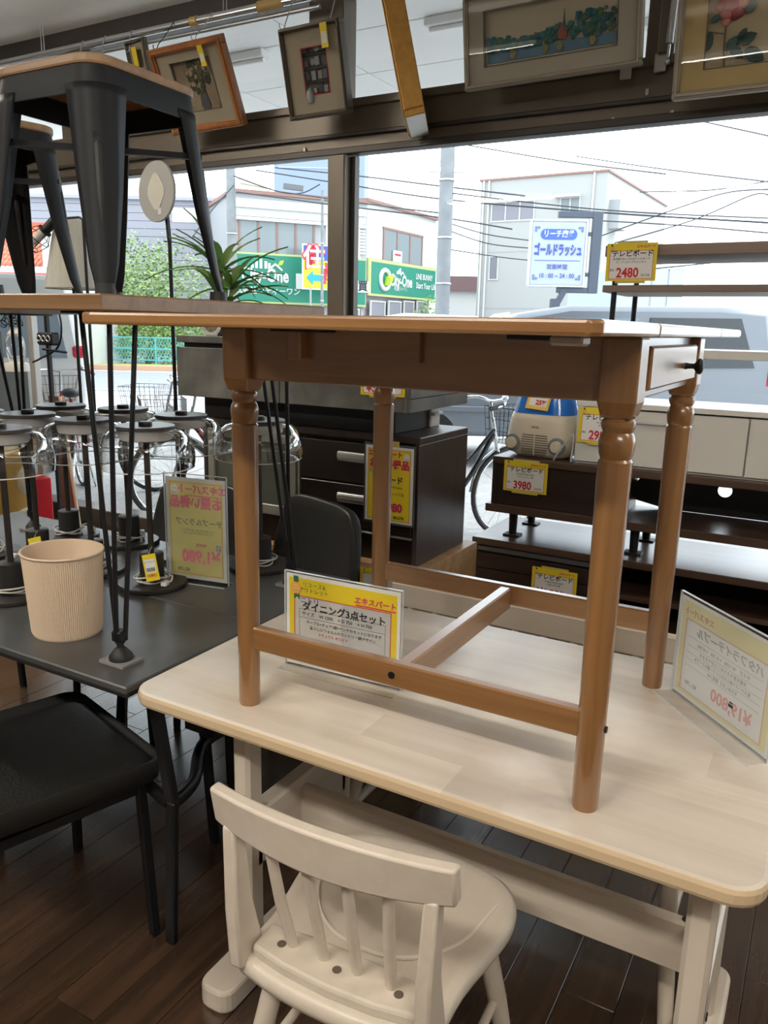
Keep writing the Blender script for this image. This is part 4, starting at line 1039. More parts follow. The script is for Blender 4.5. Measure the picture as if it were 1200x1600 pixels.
# ------------------------------------------------------------------ framed pictures hung from the rail
FR_B = wood('frame_brown', (.22, .075, .018), (.34, .13, .035), 'z', rough=.4, coat=.2); FR_G = mat('frame_greybrown', (.105, .085, .063), .4, .2); FR_GOLD = mat('frame_gold', (.46, .24, .045), .45, .3, noise=.15, nscale=40)
FR_SIL = mat('frame_champagne', (.30, .26, .20), .4, .4); MATB = mat('mat_beige', (.42, .37, .285), .8); MATO = mat('mat_ochre', (.50, .38, .18), .8); ART = mat('art_tan', (.30, .235, .165), .8, noise=.25, nscale=12)
PICG = thin_glass('picture_glass', (.97, .97, .96), .2)
def picture(label, ctr, w, h, yaw, tilt, roll, fm, matm, win, depth=.03, fw=.03, inner=None, line=None):
    t = thing('framed_picture', label, 'picture', ctr, 0, 'framed pictures on the rail'); t.rotation_mode = 'XYZ'
    t.rotation_euler = (Matrix.Rotation(yaw, 3, 'Z') @ Matrix.Rotation(tilt, 3, 'X') @ Matrix.Rotation(roll, 3, 'Y')).to_euler()
    for (a_, b_) in (((-w/2, 0, h/2-fw), (w/2, depth, h/2)), ((-w/2, 0, -h/2), (w/2, depth, -h/2+fw)), ((-w/2, 0, -h/2+fw), (-w/2+fw, depth, h/2-fw)), ((w/2-fw, 0, -h/2+fw), (w/2, depth, h/2-fw))):
        f_ = MB().bb(a_, b_, .004).build('frame_bar', fm, t)
    for (a_, b_) in (((-w/2+fw*.35, -.008, h/2-fw*.75), (w/2-fw*.35, 0, h/2-fw*.3)), ((-w/2+fw*.35, -.008, -h/2+fw*.3), (w/2-fw*.35, 0, -h/2+fw*.75)), ((-w/2+fw*.3, -.008, -h/2+fw*.3), (-w/2+fw*.75, 0, h/2-fw*.3)), ((w/2-fw*.75, -.008, -h/2+fw*.3), (w/2-fw*.3, 0, h/2-fw*.3))):
        MB().bb(a_, b_, .003).build('frame_moulding', fm, t)
    W2, H2 = w/2-fw*.95, h/2-fw*.95
    x0, x1, z0, z1 = win
    for (a_, b_) in (((-W2, z1*H2), (W2, H2)), ((-W2, -H2), (W2, z0*H2)), ((-W2, z0*H2), (x0*W2, z1*H2)), ((x1*W2, z0*H2), (W2, z1*H2))):
        MB().bb((a_[0], depth*.35, a_[1]), (b_[0], depth*.45, b_[1])).build('mount', matm, t)
    rect_frame(t, x0*W2-.004, x1*W2+.004, z0*H2-.004, z1*H2+.004, .004, depth*.30, line or FR_G, 'mount_line')
    MB().bb((x0*W2-.004, depth*.8, z0*H2-.004), (x1*W2+.004, depth*.9, z1*H2+.004)).build('art_ground', inner or ART, t)
    MB().bb((-w/2+.004, depth*.9, -h/2+.004), (w/2-.004, depth, h/2-.004)).build('backing', mat('backing_board', (.30, .24, .17), .9), t)
    MB().bb((-W2, depth*.12, -H2), (W2, depth*.14, H2)).build('glazing', PICG, t)
    return t, W2, H2, depth*.78
def blob(mb, x, y, z, r, n=10, d=.004, sq=1.0):
    mb.prism([(x+r*math.cos(2*math.pi*i/n)*(1+.12*math.sin(3*i)), z+sq*r*math.sin(2*math.pi*i/n)*(1+.12*math.cos(2*i))) for i in range(n)], y-d, y, 'y')
PY = 3.64
def quad4(tl, tr, br, bl, tilt):
    k = .26*math.sin(tilt); P = [atY(*tl, PY-k), atY(*tr, PY-k), atY(*br, PY+k), atY(*bl, PY+k)]
    return (P[0]+P[1]+P[2]+P[3])/4, ((P[1]-P[0]).length+(P[2]-P[3]).length)/2, ((P[3]-P[0]).length+(P[2]-P[1]).length)/2
def hook(label, x, z_top, zb, y=RY, ye=None):
    ye = ye or y-.075
    o = MB().tube(catmull([(x-.012, y+.02, z_top-.01), (x, y, z_top+.026), (x+.014, y-.028, z_top), (x+.03, (y+ye)/2-.02, (z_top+zb)/2), (x+.045, ye+.005, zb+.03), (x+.035, ye, zb), (x+.012, ye, zb+.012), (x+.010, ye, zb+.03)], 5), .0028, 6).build('s_hook', BLK if label.startswith('black') else ALU, None, 60)
    tag(o, label, 'hook', 'hooks on the rail')
# 1 brown frame, vase of flowers
random.seed(5)
c, w, h = quad4((229, 80), (342, 53), (382, 196), (268, 212), R(24))
t, W2, H2, Y_ = picture('tilted brown framed flower picture behind the near stool', c, w, h, R(0), R(24), R(-1), FR_B, MATB, (-.62, .60, -.62, .72), .045, .04)
b = MB(); b2 = MB(); b3 = MB()
for i in range(70):
    a_ = random.uniform(0, 6.28); r_ = random.random()**.5; x = .015+.075*r_*math.cos(a_); z = .05+.085*r_*math.sin(a_)
    blob([b, b2][i % 2], x, Y_, z, random.uniform(.008, .018), 8, .002+.004*random.random())
for i in range(16):
    a_ = random.uniform(0, 6.28); r_ = random.random()**.5; blob(b3, .015+.07*r_*math.cos(a_), Y_-.006, .055+.08*r_*math.sin(a_), random.uniform(.006, .011), 9, .002)
b.build('painted_leaves', mat('art_leaf_dark', (.05, .055, .035), .8), t); b2.build('painted_leaves', mat('art_leaf', (.10, .105, .06), .8), t); b3.build('painted_blossoms', mat('art_blossom', (.38, .30, .20), .8), t)
MB().prism([(.0, -.03), (.045, -.03), (.055, -.09), (.048, -.13), (.0, -.13), (-.012, -.09)], Y_-.003, Y_, 'y').build('painted_vase', mat('art_vase', (.10, .10, .11), .7), t)
MB().bb((.45*W2, -.012, H2-.09), (.45*W2+.036, -.010, H2+.01)).build('price_slip', YEL, t); MB().bb((.45*W2+.005, -.0125, H2-.07), (.45*W2+.031, -.012, H2-.03)).build('slip_print', WPAP, t)
hook('black s hook on the rail over the flower picture', atY(272, 32, RY).x, zr, c.z+h/2*.91, RY, PY-h/2*.41+.03); hook('grey s hook on the rail over the flower picture corner', atY(331, 20, RY).x, zr, c.z+h/2*.91+.01, RY, PY-h/2*.41+.03)
# 2 grey frame, shadow box of crockery
c, w, h = quad4((432, 45), (527, 26), (546, 178), (453, 187), R(13))
c2z = c.z+h/2*.97
t, W2, H2, Y_ = picture('narrow grey framed crockery picture beside the window post', c, w, h, R(0), R(13), R(-1), FR_G, MATB, (-.42, .48, -.55, .56), .055, .022, mat('art_dark', (.13, .12, .10), .8), REDP)
random.seed(9); cols = [(.10, .12, .15), (.22, .21, .18), (.16, .09, .07), (.26, .28, .30), (.06, .07, .07)]; mbs = [MB() for _ in cols]
for r_ in range(4):
    for k in range(4):
        x = -.055+.036*k+random.uniform(-.006, .006); z = -.10+.062*r_; j = random.randrange(5)
        if random.random() < .5: blob(mbs[j], x, Y_-.004, z+.02, random.uniform(.012, .02), 10, .008, random.uniform(.8, 1.4))
        else: mbs[j].bb((x-.014, Y_-.014, z), (x+.014, Y_-.002, z+random.uniform(.025, .045)), .002)
    mbs[4].bb((-.075, Y_-.010, -.112+.062*r_), (.075, Y_, -.106+.062*r_))
for j, m in enumerate(mbs):
    if m.v: m.build('crockery_relief', mat('art_c%d' % j, cols[j], .6), t)
MB().lathe([(.018, 0), (.026, .03), (.020, .055), (.012, .065), (.014, .07)], 14, (-.045, Y_-.02, -.14)).build('jug_relief', mat('art_jug', (.30, .32, .34), .5), t, 60)
MB().bb((.48*W2, -.012, H2-.10), (.48*W2+.04, -.010, H2+.008)).build('price_slip', YEL, t); MB().bb((.48*W2+.005, -.0125, H2-.08), (.48*W2+.035, -.012, H2-.03)).build('slip_print', WPAP, t)
# 3 gold box frame hanging edge-on
tp, bt_ = atY(617, 0, PY-.06), atY(643, 200, PY)
c = (atY(600, 8, PY)+atY(655, 198, PY))/2
t, W2, H2, Y_ = picture('deep gold box frame hanging edge on between the pictures', Vector((c.x-.04, PY, c.z+.05)), .42, .66, R(-66), R(13), R(0), FR_GOLD, MATB, (-.55, .55, -.55, .55), .095, .03)
MB().bb((-.205, .004, -.3325), (.205, .092, -.330)).build('bottom_paper', mat('white_tape', (.70, .69, .66), .6), t)
# 4 landscape
c, w, h = quad4((718, -14), (996, -62), (1011, 100), (729, 142), R(8))
t, W2, H2, Y_ = picture('wide champagne framed picture of a lakeside church and trees', c, w, h, R(0), R(8), R(-1.0), FR_SIL, mat('mat_grey', (.40, .37, .315), .8), (-.80, .78, -.60, .66), .05, .022, mat('art_sky', (.47, .42, .33), .8), FR_G)
random.seed(11); cols = [(.02, .10, .13), (.03, .13, .10), (.05, .16, .20), (.10, .15, .07), (.24, .22, .09)]; mbs = [MB() for _ in cols]
zw = -.60*H2
for i in range(300):
    x = random.uniform(-.76, .74)*W2; env = .10+.04*math.sin(x*9)+(.05 if x > .3*W2 else 0)+(.03 if x < -.5*W2 else 0); z = zw+.06+random.random()*env*h/.5*.62
    blob(mbs[random.choice((0, 0, 1, 1, 2, 3))], x, Y_-.002-.006*random.random(), z, random.uniform(.007, .013), 9, .004)
for x in (-.45, -.05, .12, .5): blob(mbs[4], x*W2, Y_-.010, zw+.035, .015, 9, .004, 1.2)
for j, m in enumerate(mbs): m.build('painted_trees', mat('art_tree%d' % j, cols[j], .8), t)
MB().bb((-.78*W2, Y_-.002, zw+.012), (.76*W2, Y_, zw+.055)).build('painted_lake', mat('art_lake', (.10, .20, .30), .6), t)
MB().prism([(.10*W2, zw+.06), (.20*W2, zw+.06), (.20*W2, zw+.095), (.15*W2, zw+.12), (.10*W2, zw+.095)], Y_-.012, Y_-.008, 'y').build('painted_church', mat('art_church', (.28, .09, .06), .7), t)
MB().prism([(.15*W2, zw+.09), (.185*W2, zw+.09), (.168*W2, zw+.175)], Y_-.012, Y_-.009, 'y').build('painted_spire', mat('art_tree0', (.02, .10, .13), .8), t)
# 5 rose
BL = atY(1046, 150, PY); BR = atY(1330, 135, PY); c = Vector(((BL.x+BR.x)/2, PY, BL.z+.37))
t, W2, H2, Y_ = picture('grey framed rose picture with ochre mount at top right', c, BR.x-BL.x, .76, R(0), R(6), R(0), FR_SIL, MATO, (-.70, .70, -.78, .75), .05, .028, mat('art_rose_ground', (.44, .37, .25), .8), FR_G)
def relx(px, py):
    p = atY(px, py, PY); return p.x-c.x, p.z-c.z
LEAF = mat('art_rose_leaf', (.035, .085, .075), .6); ROSE = mat('art_rose', (.36, .075, .085), .6); ROSE2 = mat('art_rose_light', (.52, .20, .18), .6); STEM = mat('art_stem', (.17, .12, .06), .7)
pts = [relx(1128, 105), relx(1128, 70), relx(1132, 35), relx(1140, 0)]
MB().tube([(x, Y_-.006, z) for x, z in pts], .0035, 6).tube([(*relx(1128, 48), 0)[0:1]+(Y_-.006,)+relx(1128, 48)[1:2], (relx(1100, 45)[0], Y_-.006, relx(1100, 45)[1])], .002, 6).build('painted_stem', STEM, t)
for px, py, r_, an in ((1102, 62, .036, 70), (1142, 62, .030, 40), (1148, 77, .032, -40), (1165, 55, .034, 20), (1175, 80, .042, -30), (1158, 50, .025, 60), (1116, 25, .022, 30), (1172, 5, .03, 60)):
    x, z = relx(px, py); o = MB(); ca, sa = math.cos(R(an)), math.sin(R(an))
    def lp(u, v): return (x+u*ca-v*sa, z+u*sa+v*ca)
    o.prism([lp(r_*u, r_*.62*v) for u, v in ((1.1, 0), (.6, .7), (0, 1), (-.6, .8), (-1, 0), (-.6, -.8), (0, -1), (.6, -.7))], Y_-.012, Y_-.004, 'y'); o.build('painted_leaf', LEAF, t)
x, z = relx(1142, 12)
MB().sphere((x, Y_, z+.02), (.062, .022, .058), 16, 10).build('painted_rose', ROSE, t, 80)
for k in range(6): MB().sphere((x+.038*math.cos(k*1.05), Y_-.008, z+.02+.034*math.sin(k*1.05)), (.026, .016, .022), 10, 6).build('painted_petal', ROSE if k % 2 else ROSE2, t, 80)
MB().sphere((relx(1133, 30)[0], Y_-.006, relx(1133, 30)[1]), (.018, .01, .015), 10, 6).build('painted_petal', ROSE2, t, 80)
# 6 small pictures behind the stool and at the left edge
c = atY(214, 92, 3.70); t, *_ = picture('small brown framed picture behind the stool seat', c, .18, .20, R(-8), R(12), R(0), FR_G, MATB, (-.5, .5, -.5, .5), .03, .02)
MB().bb((-.02, -.012, -.04), (.02, -.010, .06)).build('price_slip', YEL, t)
c = atY(-14, 150, 3.66); picture('small framed picture cut by the left picture edge', c, .30, .36, R(0), R(20), R(-4), FR_SIL, MATB, (-.6, .6, -.6, .6), .03, .02)
hook('thin s hook on the rail left of the flower picture', atY(207, 46, RY).x, zr, atY(214, 80, 3.70).z); hook('thin s hook on the rail above the near stool', atY(130, 62, RY).x, zr, zr-.14); hook('thin s hook on the rail above the stool seat, second from left', atY(165, 55, RY).x, zr, zr-.12)
hook('thin s hook on the rail over the crockery picture', atY(461, 2, RY).x, zr, c2z, RY, PY-.03)
for px, nm in ((516, 'fine hanging wire above the crockery picture corner'), (634, 'fine hanging wire above the gold box frame'), (730, 'fine hanging wire above the left end of the church picture')):
    a = atY(px, 28 if px < 600 else 0, PY-.03); o = MB().cyl((a.x, PY-.03, a.z), (a.x+.01, RY-.02, CEIL), .0022, n=6).build('picture_wire', ALU); tag(o, nm, 'wire', 'picture wires')
# ------------------------------------------------------------------ things around the left stack
# dracaena on the concrete board
pl = thing('potted_plant', 'green spiky dracaena plant on the concrete board', 'plant', (-2.41, 2.80, 1.385))
MB().lathe([(.045, 0), (.055, .004), (.065, .05), (.068, .075), (.062, .075), (.058, .05)], 24).build('pot', mat('pot_brown', (.06, .05, .045), .6), pl, 40)
random.seed(21)
for k, (hx, hy, hh) in enumerate(((0, 0, .12), (.03, .02, .20), (-.02, .01, .27))):
    MB().tube([(hx*.3, hy*.3, .05), (hx, hy, hh)], [.011, .008], 8).build('stem', mat('stem_tan', (.16, .13, .07), .7), pl, 60)
    for i in range(17):
        a = i*2.4+k; L_ = random.uniform(.24, .36); up = random.uniform(.15, 1.35)
        cx, cy = math.cos(a), math.sin(a); lf = MB(); vs = []; fs = []
        for j in range(8):
            t_ = j/7; r_ = L_*t_*math.cos(up*(1-.35*t_)); z = hh+L_*math.sin(up)*t_-.42*L_*t_*t_*(1.3-up*.5)
            w_ = .0165*(math.sin(math.pi*min(1, t_*.9+.12))**.7)*(1-t_**4)+.0006
            vs += [(hx+cx*r_-cy*w_, hy+cy*r_+cx*w_, z+.003), (hx+cx*r_, hy+cy*r_, z-.002), (hx+cx*r_+cy*w_, hy+cy*r_-cx*w_, z+.003)]
        for j in range(7):
            for q in range(2): fs.append((j*3+q, j*3+q+1, (j+1)*3+q+1, (j+1)*3+q))
        lf._add(vs, fs); lf.build('leaf', paper('dracaena_green' if i % 3 else 'dracaena_light', (.10, .21, .05) if i % 3 else (.28, .40, .14), .4), pl, 80)
# little oval white frame beside it
of = thing('oval_frame', 'small white oval frame on the concrete board beside the plant', 'frame', (-2.362, 2.66, 1.385), R(35))
MB().ring((0, 0, .042), .034, .008, (0, 1, 0), 30, 8).build('ring', WHITEP, of, 80).scale = (1, 1, 1)
MB().cyl((0, .003, .042), (0, -.001, .042), .029, n=24).build('print', mat('oval_print', (.30, .28, .16), .6, noise=.5, nscale=60), of); MB().bb((-.025, -.01, 0), (.025, .01, .01), .002).build('foot', WHITEP, of)
# round disc floor lamp
p = atY(248, 300, 2.78); pb = atY(275, 640, 2.78)
dl = thing('disc_floor_lamp', 'round grey disc floor lamp on a thin black pole', 'floor lamp', (pb.x, 2.78, 0))
MB().lathe([(.13, 0), (.13, .012), (.02, .018)], 32).build('base', BLK, dl, 40); MB().cyl((0, 0, .012), (0, 0, 1.80), .009, n=10).build('pole', BLK, dl, 60)
hd = MB().lathe([(.128, -.006), (.130, 0), (.128, .006)], 48).build('disc', mat('disc_grey', (.34, .34, .32), .45), dl, 40, loc=(p.x-pb.x, -.01, p.z), rot=(R(90), 0, R(-9)))
MB().prism([(.060*math.cos(2*math.pi*i/40)*(1-.12*math.sin(4*math.pi*i/40)**2), .078*math.sin(2*math.pi*i/40)*(1-.12*math.sin(4*math.pi*i/40)**2)) for i in range(40)], .006, .008).build('light_panel', mat('disc_panel', (.60, .58, .50), .5), hd)
MB().bb((.01, -.098, .006), (.034, -.070, .0075)).build('sticker', WPAP, hd)
MB().beam((p.x-pb.x+.04, .0, p.z-.06), (0, 0, 1.79), .014, .014).build('arm', BLK, dl)
# pleated white shade lamp
p = atY(112, 400, 3.0); sl = thing('shade_lamp', 'floor lamp with white pleated cone shade behind the stools', 'floor lamp', (p.x, 3.0, 0))
MB().lathe([(.14, 0), (.14, .015), (.02, .025)], 28).build('base', BLK, sl, 40); MB().cyl((0, 0, .02), (0, 0, 1.75), .009, n=10).build('pole', BLK, sl, 60)
m_ = MB(); n = 120; vs = []; fs = []
for (r, z) in ((.142, 1.602), (.142, 1.612), (.075, 1.945), (.075, 1.955)):
    for i in range(n):
        a = 2*math.pi*i/n; rr = r*(1+.012*(1 if i % 4 < 2 else -1)); vs.append((rr*math.cos(a), rr*math.sin(a), z))
for j in range(3):
    for i in range(n): fs.append((j*n+i, j*n+(i+1) % n, (j+1)*n+(i+1) % n, (j+1)*n+i))
m_._add(vs, fs); m_.build('shade', paper('shade_cloth', (.66, .63, .55), .45), sl, 30)
MB().ring((0, 0, 1.603), .142, .004, n=40, m=6).build('shade_rim', mat('shade_trim', (.30, .27, .2), .6), sl, 60)
# cage lamp
p = atY(84, 346, 2.9); q = atY(62, 384, 2.9)
cl = thing('cage_lamp', 'black wire cage lamp beside the white pleated shade', 'lamp', (p.x+.12, 2.9, 0))
ax = Vector((q.x-p.x, -.05, q.z-p.z)).normalized(); s0 = Vector((-.12, 0, p.z)); pn = ax.orthogonal().normalized(); pm_ = ax.cross(pn)
MB().cyl(s0-ax*.02, s0+ax*.07, .026, .024, n=16).build('socket', BLK, cl, 40); MB().cyl(s0+ax*.065, s0+ax*.075, .036, n=16).build('collar', BLK, cl, 40)
MB().cyl(s0+ax*.07, s0+ax*.16, .024, .020, n=14).build('bulb', mat('bulb_grey', (.45, .45, .43), .3), cl, 50)
cg = MB()
for i in range(6):
    a = 2*math.pi*i/6; d_ = pn*math.cos(a)+pm_*math.sin(a); cg.tube([s0+ax*.07+d_*.034, s0+ax*.12+d_*.062, s0+ax*.185+d_*.045, s0+ax*.20], .0022, 5)
cg.ring(tuple(s0+ax*.12), .062, .0022, tuple(ax), 18, 5); cg.ring(tuple(s0+ax*.185), .045, .0022, tuple(ax), 18, 5); cg.build('cage', BLK, cl)
MB().tube([s0-ax*.01, (-.06, 0, p.z+.012), (.07, 0, p.z+.012), (.10, 0, p.z)], .006, 8).build('arm', BLK, cl, 60); MB().cyl((.10, 0, 0), (.10, 0, p.z), .008, n=8).build('pole', BLK, cl, 60); MB().lathe([(.12, 0), (.12, .012), (.01, .02)], 24, (.10, 0, 0)).build('base', BLK, cl, 40)
p = atY(54, 560, 3.0); up = thing('metal_upright', 'pale metal upright standing beside the slate cabinet', 'post', (p.x, 3.0, 0))
MB().bb((-.022, -.02, 0), (.022, .02, 1.46), .003).build('tube', LALU, up); MB().bb((-.06, -.10, 0), (.06, .10, .02), .003).build('foot', LALU, up)
# black speaker-like clamp light with cable
p = atY(75, 530, 2.75); kl = thing('clamp_light', 'small black clamp light with looping cable under the board table', 'lamp', (p.x, 2.75, 0))
MB().bb((-.01, -.01, 0), (.01, .01, 1.52), .002).build('pole', BLK, kl); MB().bb((-.055, -.03, p.z-.03), (.06, .03, p.z+.035), .01).build('head', BLK, kl)
for k in range(3): MB().ring((-.03+.035*k, -.032, p.z+.004), .014, .003, (0, 1, 0), 16, 6).build('lens_ring', ALU, kl, 60)
MB().tube(catmull([(.0, -.01, p.z+.22), (.09, -.01, p.z+.17), (.12, -.01, p.z+.06), (.08, -.01, p.z-.04), (-.06, -.01, p.z-.10), (-.12, -.01, p.z-.12)], 6), .005, 6).build('cable', BLK, kl, 60); MB().cyl((-.02, -.02, p.z-.05), (.17, -.03, p.z-.06), .006, n=8).build('lever', BLK, kl, 60)
# slate cabinet with diagonal planks at the far left
SLT = mat('slate_grey', (.065, .067, .058), .6, noise=.15, nscale=9)
xs = atY(45, 600, 3.35).x
sc_ = thing('slate_cabinet', 'slate grey cabinet with diagonal planks at the left edge', 'cabinet', (xs-.95, 2.95, 0))
MB().bb((0, 0, 0), (.95, .40, 1.14), .003).build('body', SLT, sc_); MB().bb((0, .02, 1.14), (.72, .40, 1.36), .003).build('upper_box', SLT, sc_)
for k in range(16):
    x = .10+k*.055
    z0 = 1.13; L_ = min(x/.6, .95); MB().beam((x, -.003, z0), (x-.6*L_, -.003, z0-L_*1.0), .006, .045, (0, 0, 1), .001).build('diagonal_plank', SLT, sc_)
lx = atY(27, 578, 3.05); ln = thing('oil_lantern', 'white oil lantern with glass chimney on the slate cabinet', 'lantern', (lx.x, 3.05, 1.14))
LW = mat('lantern_white', (.60, .58, .52), .4)
MB().lathe([(.075, 0), (.075, .02), (.065, .045), (.03, .055), (.022, .075), (.04, .085)], 24).build('tank', LW, ln, 40); MB().lathe([(.035, .085), (.055, .13), (.055, .15), (.032, .20)], 24, close=False).build('chimney', DOME, ln, 60)
MB().lathe([(.036, .20), (.04, .215), (.02, .24), (.022, .25)], 20).build('hood', LW, ln, 40)
for s_ in (-1, 1): MB().tube(catmull([(s_*.06, 0, .04), (s_*.078, 0, .10), (s_*.075, 0, .18), (s_*.03, 0, .23)], 5), .005, 6).build('guard_tube', LW, ln, 60)
ox = atY(10, 512, 3.05); orn = thing('wire_ornament', 'black wrought wire flower ornament above the lantern', 'ornament', (ox.x-.02, 3.10, 1.36))
random.seed(4)
MB().cyl((0, 0, 0), (0, 0, .12), .006, n=6).build('stem', BLK, orn)
for k in range(14):
    a = k*2.4; r_ = .03+.06*(k/14); MB().ring((r_*math.cos(a), .01*math.sin(k), .07+.04*math.sin(a)), .022, .0035, (math.sin(k), 1, .3*math.cos(k)), 12, 5).build('wire_petal', BLK, orn)
# mustard shell chair with a beige cushion, red carrier bag
p = atY(14, 850, 2.6); mc = thing('shell_chair', 'mustard shell armchair with beige cushion at the left edge', 'chair', (p.x-.22, 2.62, 0), R(-35))
MUS = mat('mustard_shell', (.34, .185, .025), .5); BEI = mat('beige_cushion', (.52, .45, .31), .8, bump=.2, bscale=40)
def shell(u, v):
    a = (u-.5)*3.6; rr = .30*(.75+.25*v); h_ = .34+.44*v*(.55+.45*math.cos(a*.55)); return (rr*math.sin(a), rr*math.cos(a)*.95, h_)
mm = MB(); mm.grid(shell, 24, 8); mm.build('shell', MUS, mc, 80, solid=.02)
MB().sphere((0, .0, .42), (.25, .25, .075), 20, 10).build('seat_cushion', BEI, mc, 80); MB().sphere((.0, .18, .62), (.22, .09, .17), 20, 10).build('back_cushion', BEI, mc, 80)
for a in (45, 135, 225, 315): MB().tube([(.10*math.cos(R(a)), .10*math.sin(R(a)), .36), (.24*math.cos(R(a)), .24*math.sin(R(a)), 0)], .012, 8).build('leg', BLK, mc, 60)
p = atY(41, 812, 2.85); rb = thing('red_crate', 'red printed carton behind the mustard chair', 'box', (p.x, 2.90, 0), R(-20))
MB().bb((-.11, -.08, 0), (.11, .08, .56), .006).build('carton', mat('red_carton', (.60, .015, .03), .45), rb); rect_frame(rb, -.09, .09, .30, .53, .006, -.083, WPAP); text('F1', .12, WPAP, rb, (.0, -.084, .41), bold=.03)
# leaning plank and slim bamboo pole
a, b = atY(80, 690, 3.1), atY(86, 812, 3.1)
o = MB(); o.prism([(-.02, 0), (.10, 0), (-.02, 1.0), (-.10, 1.0)], -.02, .012, 'y'); o = o.build('leaning_board', mat('board_brown', (.17, .065, .035), .5), None, loc=(a.x+.06, 3.15, 0), bevel=.003); o['label'] = 'brown leaning board with a pale edge behind the lamps'; o['category'] = 'board'
MB().beam((.105, -.004, 0), (-.015, -.004, 1.0), .03, .012, (0, 1, 0)).build('pale_edge', mat('board_pale', (.66, .52, .36), .5), o)
p = atY(155, 800, 2.9); o = MB().tube([(p.x, 2.9, 0), (p.x-.01, 2.95, .95)], [.011, .010], 8).build('bamboo_pole', mat('bamboo', (.45, .36, .20), .5), None, 60); tag(o, 'slim bamboo pole standing behind the lamps', 'pole')
# leafy plants in pots on the floor behind the bench end
random.seed(31)
for k, (x, y, lab) in enumerate(((-1.10, 2.32, 'small leafy pot plant on the floor under the bench end'), (-.86, 2.45, 'small bushy pot plant on the floor behind the bench legs'))):
    fp = thing('floor_plant', lab, 'plant', (x, y, 0), 0, 'pot plants on the floor'); MB().lathe([(.06, 0), (.085, .11), (.088, .12), (.075, .12), (.07, .1)], 20).build('pot', mat('terracotta', (.20, .10, .06), .7), fp, 40)
    lf = MB()
    for i in range(110):
        a = random.uniform(0, 6.28); r_ = .17*random.random()**.5; z = .15+.20*random.random(); c_ = Vector((r_*math.cos(a), r_*math.sin(a), z)); d1 = Vector((random.uniform(-1, 1), random.uniform(-1, 1), random.uniform(-.3, .6))).normalized(); d2 = d1.orthogonal().normalized()
        L_ = random.uniform(.035, .06); lf._add([c_, c_+d1*L_*.5+d2*L_*.35, c_+d1*L_, c_+d1*L_*.5-d2*L_*.35], [(0, 1, 2, 3)])
    o = lf.build('foliage', mat('plant_green', (.03, .12, .03), .5), fp); o['kind'] = 'stuff'
# ------------------------------------------------------------------ outside: ground, road, kerb
GZ = -.05
ASPH = mat('parking_asphalt', (.40, .40, .40), .9, noise=.15, nscale=30); ROADM = mat('road_asphalt', (.20, .215, .24), .9, noise=.1, nscale=6)
PAVE = mat('shop_paving', (.52, .51, .48), .85, noise=.12, nscale=14)
struct(MB().bb((-80, WY+.14, GZ-.2), (60, 120, GZ)).build('ground', ASPH), 'bright paved parking area outside the window')
def slab(name, label, u0, u1, v0, v1, z, m):
    o = MB().bb((u0, v0, GZ), (u1, v1, z)).build(name, m); o.rotation_euler = (0, 0, YAW); return struct(o, label)
slab('road', 'grey road across the street', -60, 40, 17.5, 25.2, GZ+.006, ROADM)
slab('kerb', 'reddish kerb of the far pavement', -60, 40, 25.2, 25.6, GZ+.16, mat('kerb_red', (.45, .27, .17), .8))
slab('verge', 'grass verge behind the kerb', -60, 40, 25.6, 27.6, GZ+.10, mat('verge_grass', (.22, .30, .06), .9, noise=.4, nscale=3))
for v in (17.9, 24.7): slab('road_line', 'white line along the road edge', -60, 40, v, v+.15, GZ+.010, mat('line_white', (.8, .8, .78), .7))

def T_uv(name, label, cat, u, v, z=GZ, rot=0.0, group=None): return thing(name, label, cat, uv_world(u, v, z), YAW+rot, group)
class Facade:
    def __init__(s, pxA, vA, pxB, vB, name, label):
        s.A = Vector((atV(pxA, 450, vA)[0], vA)); s.B = Vector((atV(pxB, 450, vB)[0], vB)); d = s.B-s.A; s.L = d.length; s.d = d/s.L
        s.t = T_uv(name, label, 'building', s.A.x, s.A.y, GZ, math.atan2(d.y, d.x))
    def hit(s, px, py):
        r_ = ray(px, py); dv = -r_.x*SY+r_.y*CY; du = r_.x*CY+r_.y*SY
        # k*(du,dv) = A + q*d
        det = du*(-s.d.y)-dv*(-s.d.x); k = (s.A.x*(-s.d.y)-s.A.y*(-s.d.x))/det; q = (du*s.A.y-dv*s.A.x)/det
        return q, CAM_Z+r_.z*k-GZ
    def wall(s, q0, q1, z0, z1, m, depth=6.0, y=0.0, name='wall', ch=.0):
        return MB().bb((q0, y, z0), (q1, depth, z1), ch).build(name, m, s.t)
    def panel(s, px0, py0, px1, py1, m, name, y0=-.05, y1=.02, parent=None, ch=0):
        a, b = s.hit(px0, py0), s.hit(px1, py1); zt = s.hit((px0+px1)/2, py0)[1]; zb = s.hit((px0+px1)/2, py1)[1]
        return MB().bb((a[0], y0, zb), (b[0], y1, zt), ch).build(name, m, parent or s.t)
    def window(s, px0, py0, px1, py1, n, frame, pane, sash=.08):
        q0 = s.hit(px0, py1)[0]; q1 = s.hit(px1, py1)[0]; zt = s.hit((px0+px1)/2, py0)[1]; zb = s.hit((px0+px1)/2, py1)[1]
        w = MB().bb((q0-sash, -.05, zt), (q1+sash, .02, zt+sash)).bb((q0-sash, -.05, zb-sash), (q1+sash, .02, zb))
        for k in range(n+1): x = q0+(q1-q0)*k/n; w.bb((x-sash/2, -.05, zb), (x+sash/2, .02, zt))
        o = w.build('window', frame, s.t)
        for k in range(n):
            x0 = q0+(q1-q0)*k/n+sash/2; x1 = q0+(q1-q0)*(k+1)/n-sash/2; MB().bb((x0, -.02, zb), (x1, -.005, zt)).build('pane', pane, o)
        return o
